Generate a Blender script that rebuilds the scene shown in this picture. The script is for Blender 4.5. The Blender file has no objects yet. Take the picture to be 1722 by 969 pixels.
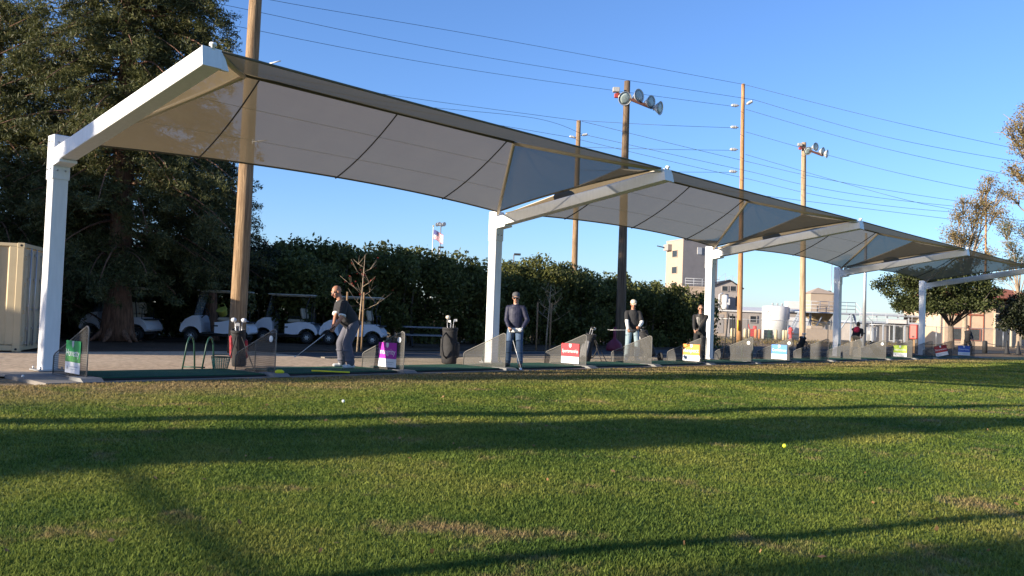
import bpy, bmesh, math, random
import numpy as np
from mathutils import Vector, Matrix, Euler
R = math.radians
random.seed(7)
rng = np.random.default_rng(7)
SC = bpy.context.scene
COL = SC.collection

# ------------------------------------------------------------------ camera data and layout helpers
F_PX, PITCH, ROLL, CAM_H = 1476.98, 0.0335, 0.0367, 1.25
AZ = 0.7557                                    # direction of the row of posts
D2 = np.array([math.sin(AZ), math.cos(AZ)])    # along the row
N2 = np.array([math.cos(AZ), -math.sin(AZ)])   # from the row towards the lawn
P0 = np.array([-8.2566, 15.7741])
BAY = 11.3195
SUN_AZ, SUN_EL = R(64.3), R(13.2)              # direction the light travels, and height of the sun
S2 = np.array([math.sin(SUN_AZ), math.cos(SUN_AZ)])
Q2 = np.array([-math.cos(SUN_AZ), math.sin(SUN_AZ)])


def ray(u, v):
    a, b = u - 861.0, v - 484.5
    cr, sr = math.cos(ROLL), math.sin(ROLL)
    X = a * cr + b * sr
    Y = -a * sr + b * cr
    c, s = math.cos(PITCH), math.sin(PITCH)
    return np.array([X / F_PX, c + (Y / F_PX) * s, s - (Y / F_PX) * c])


def gp(u, v, z=0.0):
    r = ray(u, v)
    return np.array([0, 0, CAM_H]) + (z - CAM_H) / r[2] * r


def at(u, v, depth):
    r = ray(u, v)
    return np.array([0, 0, CAM_H]) + depth / r[1] * r


def W(t, w, z=0.0):
    q = P0 + t * D2 + w * N2
    return Vector((q[0], q[1], z))


def PQ(p, q, z=0.0):
    a = p * S2 + q * Q2
    return Vector((a[0], a[1], z))


# ------------------------------------------------------------------ materials
MATS = {}


def nodes_of(m):
    m.use_nodes = True
    return m.node_tree.nodes, m.node_tree.links


def M(name, col, rough=0.6, var=0.12, scale=6.0, bump=0.0, bscale=40.0, metal=0.0, spec=0.4, stretch=None, col2=None):
    if name in MATS:
        return MATS[name]
    m = bpy.data.materials.new(name)
    n, l = nodes_of(m)
    b = n['Principled BSDF']
    b.inputs['Roughness'].default_value = rough
    b.inputs['Metallic'].default_value = metal
    b.inputs['Specular IOR Level'].default_value = spec
    tc = n.new('ShaderNodeTexCoord')
    mp = n.new('ShaderNodeMapping')
    l.new(tc.outputs['Object'], mp.inputs['Vector'])
    if stretch:
        mp.inputs['Scale'].default_value = stretch
    nz = n.new('ShaderNodeTexNoise')
    nz.inputs['Scale'].default_value = scale
    nz.inputs['Detail'].default_value = 5
    nz.inputs['Roughness'].default_value = 0.65
    l.new(mp.outputs['Vector'], nz.inputs['Vector'])
    cr = n.new('ShaderNodeValToRGB')
    lo = [c * (1 - var) for c in col]
    hi = [min(1, c * (1 + var)) for c in (col2 or col)]
    cr.color_ramp.elements[0].position = 0.3
    cr.color_ramp.elements[1].position = 0.7
    cr.color_ramp.elements[0].color = (*lo, 1)
    cr.color_ramp.elements[1].color = (*hi, 1)
    l.new(nz.outputs['Fac'], cr.inputs['Fac'])
    l.new(cr.outputs['Color'], b.inputs['Base Color'])
    if bump > 0:
        n2 = n.new('ShaderNodeTexNoise')
        n2.inputs['Scale'].default_value = bscale
        n2.inputs['Detail'].default_value = 4
        l.new(mp.outputs['Vector'], n2.inputs['Vector'])
        bp = n.new('ShaderNodeBump')
        bp.inputs['Strength'].default_value = bump
        bp.inputs['Distance'].default_value = 0.03
        l.new(n2.outputs['Fac'], bp.inputs['Height'])
        l.new(bp.outputs['Normal'], b.inputs['Normal'])
    MATS[name] = m
    return m


def leaf_mat(name, c1, c2, trans=0.35, c3=None):
    if name in MATS:
        return MATS[name]
    m = bpy.data.materials.new(name)
    n, l = nodes_of(m)
    b = n['Principled BSDF']
    out = n['Material Output']
    b.inputs['Roughness'].default_value = 0.55
    b.inputs['Specular IOR Level'].default_value = 0.3
    ge = n.new('ShaderNodeNewGeometry')
    cr = n.new('ShaderNodeValToRGB')
    cr.color_ramp.elements[0].color = (*c1, 1)
    cr.color_ramp.elements[1].color = (*c2, 1)
    if c3:
        e = cr.color_ramp.elements.new(0.93)
        e.color = (*c2, 1)
        cr.color_ramp.elements[2].color = (*c3, 1)
    l.new(ge.outputs['Random Per Island'], cr.inputs['Fac'])
    l.new(cr.outputs['Color'], b.inputs['Base Color'])
    tr = n.new('ShaderNodeBsdfTranslucent')
    l.new(cr.outputs['Color'], tr.inputs['Color'])
    mx = n.new('ShaderNodeMixShader')
    mx.inputs['Fac'].default_value = trans
    l.new(b.outputs['BSDF'], mx.inputs[1])
    l.new(tr.outputs['BSDF'], mx.inputs[2])
    l.new(mx.outputs['Shader'], out.inputs['Surface'])
    MATS[name] = m
    return m


def fabric_mat(name, c1, c2, trans, hole):
    m = bpy.data.materials.new(name)
    n, l = nodes_of(m)
    out = n['Material Output']
    n.remove(n['Principled BSDF'])
    tc = n.new('ShaderNodeTexCoord')
    nz = n.new('ShaderNodeTexNoise')
    nz.inputs['Scale'].default_value = 1.2
    nz.inputs['Detail'].default_value = 6
    l.new(tc.outputs['Object'], nz.inputs['Vector'])
    cr = n.new('ShaderNodeValToRGB')
    cr.color_ramp.elements[0].color = (*c1, 1)
    cr.color_ramp.elements[1].color = (*c2, 1)
    l.new(nz.outputs['Fac'], cr.inputs['Fac'])
    wr = n.new('ShaderNodeTexNoise')
    wr.inputs['Scale'].default_value = 2.2
    wr.inputs['Detail'].default_value = 3
    wm = n.new('ShaderNodeMapping')
    wm.inputs['Scale'].default_value = (3.2, 0.5, 1.0)
    l.new(tc.outputs['Object'], wm.inputs['Vector'])
    l.new(wm.outputs['Vector'], wr.inputs['Vector'])
    bp = n.new('ShaderNodeBump')
    bp.inputs['Strength'].default_value = 0.35
    bp.inputs['Distance'].default_value = 0.06
    l.new(wr.outputs['Fac'], bp.inputs['Height'])
    df = n.new('ShaderNodeBsdfDiffuse')
    tl = n.new('ShaderNodeBsdfTranslucent')
    l.new(bp.outputs['Normal'], df.inputs['Normal'])
    l.new(cr.outputs['Color'], df.inputs['Color'])
    l.new(cr.outputs['Color'], tl.inputs['Color'])
    mx = n.new('ShaderNodeMixShader')
    mx.inputs['Fac'].default_value = trans
    l.new(df.outputs['BSDF'], mx.inputs[1])
    l.new(tl.outputs['BSDF'], mx.inputs[2])
    tp = n.new('ShaderNodeBsdfTransparent')
    m2 = n.new('ShaderNodeMixShader')
    m2.inputs['Fac'].default_value = hole
    l.new(mx.outputs['Shader'], m2.inputs[1])
    l.new(tp.outputs['BSDF'], m2.inputs[2])
    l.new(m2.outputs['Shader'], out.inputs['Surface'])
    return m


def screen_mat(name, col, open_frac, pitch=None):
    """woven or wire screen: threads in a grid, holes let light through"""
    m = bpy.data.materials.new(name)
    n, l = nodes_of(m)
    out = n['Material Output']
    b = n['Principled BSDF']
    b.inputs['Base Color'].default_value = (*col, 1)
    b.inputs['Roughness'].default_value = 0.6
    tp = n.new('ShaderNodeBsdfTransparent')
    mx = n.new('ShaderNodeMixShader')
    tc = n.new('ShaderNodeTexCoord')
    nz = n.new('ShaderNodeTexNoise')
    nz.inputs['Scale'].default_value = 3
    l.new(tc.outputs['Object'], nz.inputs['Vector'])
    mr = n.new('ShaderNodeMapRange')
    mr.inputs['From Min'].default_value = 0.3
    mr.inputs['From Max'].default_value = 0.7
    mr.inputs['To Min'].default_value = open_frac - 0.05
    mr.inputs['To Max'].default_value = open_frac + 0.05
    l.new(nz.outputs['Fac'], mr.inputs['Value'])
    src = mr.outputs['Result']
    if pitch:
        sp = n.new('ShaderNodeSeparateXYZ')
        l.new(tc.outputs['Object'], sp.inputs['Vector'])
        w = n.new('ShaderNodeMath')
        w.operation = 'MULTIPLY'
        w.inputs[1].default_value = 2 * math.pi / pitch
        l.new(sp.outputs['Z'], w.inputs[0])
        s = n.new('ShaderNodeMath')
        s.operation = 'SINE'
        l.new(w.outputs[0], s.inputs[0])
        a = n.new('ShaderNodeMath')
        a.operation = 'MULTIPLY_ADD'
        a.inputs[1].default_value = 0.09
        l.new(s.outputs[0], a.inputs[0])
        l.new(src, a.inputs[2])
        src = a.outputs[0]
    l.new(src, mx.inputs['Fac'])
    l.new(b.outputs['BSDF'], mx.inputs[1])
    l.new(tp.outputs['BSDF'], mx.inputs[2])
    l.new(mx.outputs['Shader'], out.inputs['Surface'])
    MATS[name] = m
    return m


def glass_mat():
    m = bpy.data.materials.new('clear_glass')
    n, l = nodes_of(m)
    out = n['Material Output']
    b = n['Principled BSDF']
    b.inputs['Base Color'].default_value = (0.55, 0.6, 0.62, 1)
    b.inputs['Roughness'].default_value = 0.08
    tp = n.new('ShaderNodeBsdfTransparent')
    mx = n.new('ShaderNodeMixShader')
    mx.inputs['Fac'].default_value = 0.75
    l.new(b.outputs['BSDF'], mx.inputs[1])
    l.new(tp.outputs['BSDF'], mx.inputs[2])
    l.new(mx.outputs['Shader'], out.inputs['Surface'])
    return m


WHITE = M('white_powder_coat', (0.76, 0.76, 0.75), 0.45, 0.06, 3, bump=0.05, bscale=20, stretch=(5, 5, 0.7))
STEEL = M('galvanised_steel', (0.42, 0.43, 0.44), 0.4, 0.12, 6, metal=0.6)
CHROME = M('club_steel', (0.62, 0.62, 0.63), 0.3, 0.05, 4, metal=0.25)
BLACK = M('black_rubber', (0.018, 0.018, 0.019), 0.7, 0.2, 8)
BLACKF = M('black_nylon', (0.022, 0.022, 0.024), 0.8, 0.25, 12, bump=0.2)
DKGREEN = M('dark_green_paint', (0.012, 0.06, 0.04), 0.45, 0.15, 8)
MATGREEN = M('hitting_turf', (0.008, 0.075, 0.04), 0.9, 0.2, 9, bump=0.5, bscale=150)
CONC = M('concrete', (0.36, 0.32, 0.27), 0.85, 0.14, 1.6, bump=0.15, bscale=60)
RUBBLOCK = M('pale_concrete_block', (0.19, 0.19, 0.185), 0.85, 0.1, 5, bump=0.1)
WOOD = M('weathered_pole_wood', (0.27, 0.15, 0.07), 0.85, 0.62, 3.4, bump=0.9, bscale=9, stretch=(9, 9, 0.3), col2=(0.27, 0.18, 0.10))
WOODD = M('dark_pole_wood', (0.09, 0.06, 0.04), 0.85, 0.5, 2, bump=0.6, bscale=9, stretch=(9, 9, 0.35), col2=(0.17, 0.115, 0.07))
WOODO = M('orange_pole_wood', (0.34, 0.15, 0.055), 0.85, 0.5, 3, bump=0.5, bscale=9, stretch=(9, 9, 0.4), col2=(0.40, 0.22, 0.10))
FABRIC = fabric_mat('shade_fabric', (0.215, 0.165, 0.095), (0.26, 0.205, 0.125), 0.40, 0.11)
FABRICF = fabric_mat('shade_fabric_grazing_dark', (0.20, 0.165, 0.095), (0.24, 0.20, 0.125), 0.36, 0.05)  # grazing-angle darkening of the front panel put into a denser, darker copy
SEAM = M('fabric_hem', (0.13, 0.11, 0.075), 0.85, 0.1)
SLEEVE = M('fabric_sleeve', (0.58, 0.50, 0.38), 0.8, 0.08)
CABLE = M('dark_cable', (0.03, 0.03, 0.03), 0.6, 0.1)
SCREEN = screen_mat('divider_screen', (0.045, 0.045, 0.043), 0.40, 0.035)
GLASS = glass_mat()
DARKWIN = M('dark_window_glass', (0.03, 0.035, 0.04), 0.15, 0.2, 2)
SKIN = M('skin', (0.45, 0.24, 0.16), 0.55, 0.06, 12)
SKINB = M('tanned_skin', (0.42, 0.20, 0.125), 0.5, 0.06, 12)


# ------------------------------------------------------------------ mesh builder
class MB:
    def __init__(s):
        s.v, s.f, s.m, s.sm = [], [], [], []

    def add(s, vs, fs, mi=0, smooth=False):
        o = len(s.v)
        s.v += [tuple(map(float, p)) for p in vs]
        for f in fs:
            s.f.append(tuple(i + o for i in f))
            s.m.append(mi)
            s.sm.append(smooth)
        return s

    def box(s, c, size, rot=None, mi=0, ch=0.0):
        """box, with chamfered vertical/long edges when ch > 0"""
        hx, hy, hz = [k / 2 for k in size]
        if ch > 0:
            pts = []
            for z, inset in ((-hz, ch), (-hz + ch, 0), (hz - ch, 0), (hz, ch)):
                x, y = hx - inset, hy - inset
                c2 = ch if inset == 0 else ch * 0.6
                pts += [(-x + c2, -y, z), (x - c2, -y, z), (x, -y + c2, z), (x, y - c2, z), (x - c2, y, z), (-x + c2, y, z), (-x, y - c2, z), (-x, -y + c2, z)]
            fs = [tuple(range(7, -1, -1)), tuple(range(24, 32))]
            for k in range(3):
                for j in range(8):
                    a, b = k * 8 + j, k * 8 + (j + 1) % 8
                    fs.append((a, b, b + 8, a + 8))
        else:
            pts = [(x, y, z) for z in (-hz, hz) for (x, y) in ((-hx, -hy), (hx, -hy), (hx, hy), (-hx, hy))]
            fs = [(3, 2, 1, 0), (4, 5, 6, 7), (0, 1, 5, 4), (1, 2, 6, 5), (2, 3, 7, 6), (3, 0, 4, 7)]
        if rot is not None:
            if not isinstance(rot, Matrix):
                rot = Euler(rot).to_matrix()
            pts = [tuple(rot @ Vector(p)) for p in pts]
        return s.add([(p[0] + c[0], p[1] + c[1], p[2] + c[2]) for p in pts], fs, mi)

    def beam(s, a, b, w, h, up=(0, 0, 1), mi=0, ch=0.0):
        a, b = Vector(a), Vector(b)
        y = (b - a)
        ln = y.length
        y.normalize()
        x = y.cross(Vector(up))
        if x.length < 1e-4:
            x = y.cross(Vector((1, 0, 0)))
        x.normalize()
        z = x.cross(y)
        m = Matrix((x, y, z)).transposed()
        return s.box((a + b) / 2, (w, ln, h), m, mi, ch)

    def tube(s, pts, rad, n=8, mi=0, caps=True, smooth=True, rounded=False):
        pts = [Vector(p) for p in pts]
        if not hasattr(rad, '__len__'):
            rad = [rad] * len(pts)
        rad = list(rad)
        if rounded:
            d0 = (pts[0] - pts[1]).normalized()
            d1 = (pts[-1] - pts[-2]).normalized()
            p0, p1, r0, r1 = pts[0], pts[-1], rad[0], rad[-1]
            pts = [p0 + d0 * r0 * 0.98, p0 + d0 * r0 * 0.7] + pts + [p1 + d1 * r1 * 0.7, p1 + d1 * r1 * 0.98]
            rad = [r0 * 0.2, r0 * 0.71] + rad + [r1 * 0.71, r1 * 0.2]
        vs, fs = [], []
        prev = None
        for i, p in enumerate(pts):
            d = (pts[min(i + 1, len(pts) - 1)] - pts[max(i - 1, 0)])
            if d.length < 1e-9:
                d = Vector((0, 0, 1))
            d.normalize()
            if prev is None:
                x = d.orthogonal().normalized()
            else:
                x = prev - d * prev.dot(d)
                if x.length < 1e-5:
                    x = d.orthogonal()
                x.normalize()
            prev = x
            y = d.cross(x)
            for k in range(n):
                a = 2 * math.pi * k / n
                vs.append(p + (x * math.cos(a) + y * math.sin(a)) * rad[i])
        for i in range(len(pts) - 1):
            for k in range(n):
                a, b = i * n + k, i * n + (k + 1) % n
                fs.append((a, b, b + n, a + n))
        if caps:
            fs.append(tuple(range(n - 1, -1, -1)))
            o = (len(pts) - 1) * n
            fs.append(tuple(range(o, o + n)))
        return s.add(vs, fs, mi, smooth)

    def lathe(s, prof, c=(0, 0, 0), axis=(0, 0, 1), n=16, mi=0, smooth=True):
        """profile of (radius, height) about an axis"""
        ax = Vector(axis).normalized()
        x = ax.orthogonal().normalized()
        y = ax.cross(x)
        c = Vector(c)
        vs, fs = [], []
        for r, h in prof:
            for k in range(n):
                a = 2 * math.pi * k / n
                vs.append(c + ax * h + (x * math.cos(a) + y * math.sin(a)) * r)
        for i in range(len(prof) - 1):
            for k in range(n):
                a, b = i * n + k, i * n + (k + 1) % n
                fs.append((a, b, b + n, a + n))
        if prof[0][0] > 1e-4:
            fs.append(tuple(range(n - 1, -1, -1)))
        if prof[-1][0] > 1e-4:
            o = (len(prof) - 1) * n
            fs.append(tuple(range(o, o + n)))
        return s.add(vs, fs, mi, smooth)

    def ball(s, c, r, n=12, mi=0, rot=None):
        if not hasattr(r, '__len__'):
            r = (r, r, r)
        vs, fs = [], []
        m = n // 2
        for i in range(m + 1):
            th = math.pi * i / m
            for k in range(n):
                a = 2 * math.pi * k / n
                p = Vector((r[0] * math.sin(th) * math.cos(a), r[1] * math.sin(th) * math.sin(a), -r[2] * math.cos(th)))
                if rot is not None:
                    p = rot @ p
                vs.append((p[0] + c[0], p[1] + c[1], p[2] + c[2]))
        for i in range(m):
            for k in range(n):
                a, b = i * n + k, i * n + (k + 1) % n
                fs.append((a, b, b + n, a + n))
        return s.add(vs, fs, mi, True)

    def prism(s, poly, off, mi=0):
        """polygon (3-D points) pushed along off"""
        o = Vector(off)
        a = [Vector(p) for p in poly]
        k = len(a)
        b = [p + o for p in a]
        fs = [tuple(range(k - 1, -1, -1)), tuple(range(k, 2 * k))]
        for i in range(k):
            j = (i + 1) % k
            fs.append((i, j, j + k, i + k))
        return s.add(a + b, fs, mi)

    def grid(s, fn, nu, nv, mi=0, smooth=True):
        vs = [fn(i / nu, j / nv) for j in range(nv + 1) for i in range(nu + 1)]
        fs = []
        for j in range(nv):
            for i in range(nu):
                a = j * (nu + 1) + i
                fs.append((a, a + 1, a + nu + 2, a + nu + 1))
        return s.add(vs, fs, mi, smooth)

    def mesh(s, name, mats, off=(0, 0, 0), fixn=True):
        me = bpy.data.meshes.new(name)
        me.from_pydata([(p[0] - off[0], p[1] - off[1], p[2] - off[2]) for p in s.v], [], s.f)
        for m in mats:
            me.materials.append(m)
        me.polygons.foreach_set('material_index', s.m)
        me.polygons.foreach_set('use_smooth', s.sm)
        if fixn:
            bm = bmesh.new()
            bm.from_mesh(me)
            bmesh.ops.recalc_face_normals(bm, faces=bm.faces)
            bm.to_mesh(me)
            bm.free()
        me.update()
        return me

    def build(s, name, mats, parent=None, off=(0, 0, 0), fixn=True, label=None):
        if not isinstance(mats, (list, tuple)):
            mats = [mats]
        o = bpy.data.objects.new(name, s.mesh(name, mats, off, fixn))
        COL.objects.link(o)
        if parent is not None:
            o.parent = parent
        if label:
            o['label'] = label
        return o


def tag(o, label=None, cat=None, group=None, kind=None):
    if label:
        o['label'] = label
    if cat:
        o['category'] = cat
    if group:
        o['group'] = group
    if kind:
        o['kind'] = kind
    return o


def thing(name, label, cat, loc=(0, 0, 0), rotz=0.0, group=None):
    o = bpy.data.objects.new(name, None)
    o.empty_display_size = 0.2
    COL.objects.link(o)
    o.location = loc
    o.rotation_euler = (0, 0, rotz)
    return tag(o, label, cat, group)


def solo(name, mb, mats, label, cat, loc=(0, 0, 0), rotz=0.0, group=None, kind=None, off=(0, 0, 0)):
    o = mb.build(name, mats, None, off)
    o.location = loc
    o.rotation_euler = (0, 0, rotz)
    return tag(o, label, cat, group, kind)


def copy_tree(o, parent=None):
    c = o.copy()
    COL.objects.link(c)
    c.parent = parent
    for ch in list(o.children):
        copy_tree(ch, c)
    return c


def dup(o, loc, rotz=None, label=None, group=None, scale=None):
    c = copy_tree(o)
    c.location = loc
    if rotz is not None:
        c.rotation_euler = (0, 0, rotz)
    if scale is not None:
        c.scale = scale
    return tag(c, label, None, group)


def np_mesh(name, verts, k, mat, parent=None):
    """verts (n*k,3): n separate k-gons"""
    n = len(verts) // k
    me = bpy.data.meshes.new(name)
    me.vertices.add(n * k)
    me.vertices.foreach_set('co', np.ascontiguousarray(verts, dtype=np.float32).ravel())
    me.loops.add(n * k)
    me.loops.foreach_set('vertex_index', np.arange(n * k, dtype=np.int32))
    me.polygons.add(n)
    me.polygons.foreach_set('loop_start', np.arange(0, n * k, k, dtype=np.int32))
    me.update(calc_edges=True)
    me.materials.append(mat)
    o = bpy.data.objects.new(name, me)
    COL.objects.link(o)
    if parent is not None:
        o.parent = parent
    return o


def leaf_quads(c, size, aspect=0.5, droop=0.0, flat=0.0):
    """one small rhombic leaf per centre, random attitude"""
    n = len(c)
    size = np.broadcast_to(np.asarray(size, float), (n,)) * rng.uniform(0.6, 1.35, n)
    a = rng.normal(size=(n, 3))
    a[:, 2] = a[:, 2] * (1 - flat) - droop
    a /= np.linalg.norm(a, axis=1)[:, None] + 1e-9
    b = rng.normal(size=(n, 3))
    b[:, 2] *= (1 - flat)
    b -= (b * a).sum(1)[:, None] * a
    b /= np.linalg.norm(b, axis=1)[:, None] + 1e-9
    a = a * size[:, None] * 0.5
    b = b * (size * aspect)[:, None] * 0.5
    v = np.empty((n, 4, 3))
    v[:, 0] = c - a
    v[:, 1] = c + b
    v[:, 2] = c + a
    v[:, 3] = c - b
    return v.reshape(-1, 3)


def text_mesh(body, size, extrude=0.002, align='CENTER'):
    cu = bpy.data.curves.new('lettering', 'FONT')
    cu.body = body
    cu.size = size
    cu.extrude = extrude
    cu.align_x = align
    cu.align_y = 'CENTER'
    o = bpy.data.objects.new('lettering_tmp', cu)
    COL.objects.link(o)
    dg = bpy.context.evaluated_depsgraph_get()
    me = bpy.data.meshes.new_from_object(o.evaluated_get(dg))
    COL.objects.unlink(o)
    bpy.data.objects.remove(o)
    me.name = 'lettering'
    return me


def remeshed(mb, name, mat, voxel, smooth=3, parent=None, off=(0, 0, 0)):
    me = mb.mesh(name, [mat], off)
    o = bpy.data.objects.new(name, me)
    COL.objects.link(o)
    r = o.modifiers.new('r', 'REMESH')
    r.mode = 'VOXEL'
    r.voxel_size = voxel
    r.use_smooth_shade = True
    if smooth:
        s = o.modifiers.new('s', 'SMOOTH')
        s.factor = 0.5
        s.iterations = smooth
    dg = bpy.context.evaluated_depsgraph_get()
    m2 = bpy.data.meshes.new_from_object(o.evaluated_get(dg))
    o.modifiers.clear()
    o.data = m2
    m2.materials.clear()
    m2.materials.append(mat)
    m2.polygons.foreach_set('use_smooth', [True] * len(m2.polygons))
    m2.name = name
    if parent is not None:
        o.parent = parent
    return o


# ================================================================== SETTING: ground sheets
def ground_mat(name, cols, scales=(0.35, 9.0), bump=0.5, bscale=25, rough=0.95):
    m = bpy.data.materials.new(name)
    n, l = nodes_of(m)
    b = n['Principled BSDF']
    b.inputs['Roughness'].default_value = rough
    b.inputs['Specular IOR Level'].default_value = 0.15
    tc = n.new('ShaderNodeTexCoord')
    a = n.new('ShaderNodeTexNoise')
    a.inputs['Scale'].default_value = scales[0]
    a.inputs['Detail'].default_value = 6
    c = n.new('ShaderNodeTexNoise')
    c.inputs['Scale'].default_value = scales[1]
    c.inputs['Detail'].default_value = 6
    c.inputs['Roughness'].default_value = 0.75
    for q in (a, c):
        l.new(tc.outputs['Object'], q.inputs['Vector'])
    r1 = n.new('ShaderNodeValToRGB')
    r1.color_ramp.elements[0].color = (*cols[0], 1)
    r1.color_ramp.elements[1].color = (*cols[1], 1)
    r1.color_ramp.elements[0].position = 0.35
    r1.color_ramp.elements[1].position = 0.65
    r2 = n.new('ShaderNodeValToRGB')
    r2.color_ramp.elements[0].color = (0.55, 0.55, 0.55, 1)
    r2.color_ramp.elements[1].color = (1.35, 1.35, 1.35, 1)
    r2.color_ramp.elements[0].position = 0.3
    r2.color_ramp.elements[1].position = 0.7
    l.new(a.outputs['Fac'], r1.inputs['Fac'])
    l.new(c.outputs['Fac'], r2.inputs['Fac'])
    mx = n.new('ShaderNodeMix')
    mx.data_type = 'RGBA'
    mx.blend_type = 'MULTIPLY'
    mx.inputs[0].default_value = 1.0
    l.new(r1.outputs['Color'], mx.inputs[6])
    l.new(r2.outputs['Color'], mx.inputs[7])
    l.new(mx.outputs[2], b.inputs['Base Color'])
    bn = n.new('ShaderNodeTexNoise')
    bn.inputs['Scale'].default_value = bscale
    bn.inputs['Detail'].default_value = 5
    l.new(tc.outputs['Object'], bn.inputs['Vector'])
    bp = n.new('ShaderNodeBump')
    bp.inputs['Strength'].default_value = bump
    bp.inputs['Distance'].default_value = 0.05
    l.new(bn.outputs['Fac'], bp.inputs['Height'])
    l.new(bp.outputs['Normal'], b.inputs['Normal'])
    return m


def row_sheet(name, t0, t1, w0, w1, z, mat, skirt=0.0):
    mb = MB()
    if skirt > 0:
        mb.box(((w0 + w1) / 2, (t0 + t1) / 2, z - skirt / 2), (w1 - w0, t1 - t0, skirt))
    else:
        mb.add([(w0, t0, z), (w1, t0, z), (w1, t1, z), (w0, t1, z)], [(0, 1, 2, 3)])
    o = mb.build(name, mat)
    o.location = W(0, 0)
    o.rotation_euler = (0, 0, -AZ)
    return tag(o, kind='structure')


DIRT = ground_mat('dry_dirt', ((0.17, 0.115, 0.062), (0.26, 0.19, 0.115)), (0.25, 3.0))
g = MB().add([(-1500, -1500, -0.04), (1500, -1500, -0.04), (1500, 1500, -0.04), (-1500, 1500, -0.04)], [(0, 1, 2, 3)]).build('ground', DIRT)
tag(g, kind='structure')
ASPHALT = ground_mat('asphalt', ((0.05, 0.052, 0.055), (0.075, 0.076, 0.078)), (0.4, 20.0), 0.3, 120)
row_sheet('asphalt_path', 7.8, 21, -5.6, -2.95, -0.018, ASPHALT)
row_sheet('car_park', 21.02, 75, -10.0, -0.6, -0.018, ASPHALT)
row_sheet('far_road', -60, 240, -33, -24, -0.02, ASPHALT)
PAVE = ground_mat('tan_pavement', ((0.46, 0.345, 0.23), (0.54, 0.415, 0.285)), (0.3, 6.0), 0.12, 90)
row_sheet('pavement', -25, 7.8, -6.3, 1.02, -0.012, PAVE)
GRAVEL = ground_mat('pale_gravel', ((0.34, 0.275, 0.18), (0.46, 0.37, 0.25)), (0.8, 22.0), 0.9, 45)
row_sheet('gravel', 7.82, 21, -2.6, 1.0, -0.014, GRAVEL)
row_sheet('kerb', 7.82, 60, -2.93, -2.75, 0.02, M('dull_kerb', (0.22, 0.19, 0.155), 0.85, 0.15, 2), 0.06)
MULCH = ground_mat('leaf_mulch', ((0.06, 0.042, 0.028), (0.11, 0.075, 0.05)), (0.6, 14.0), 0.9, 40)
row_sheet('planting_bed', -40, 37, -16, -6.4, -0.016, MULCH)
row_sheet('concrete_edge', -1.0, 48, 1.02, 2.86, 0.02, M('dark_concrete', (0.20, 0.18, 0.16), 0.85, 0.15, 2, bump=0.15), 0.06)


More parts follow.
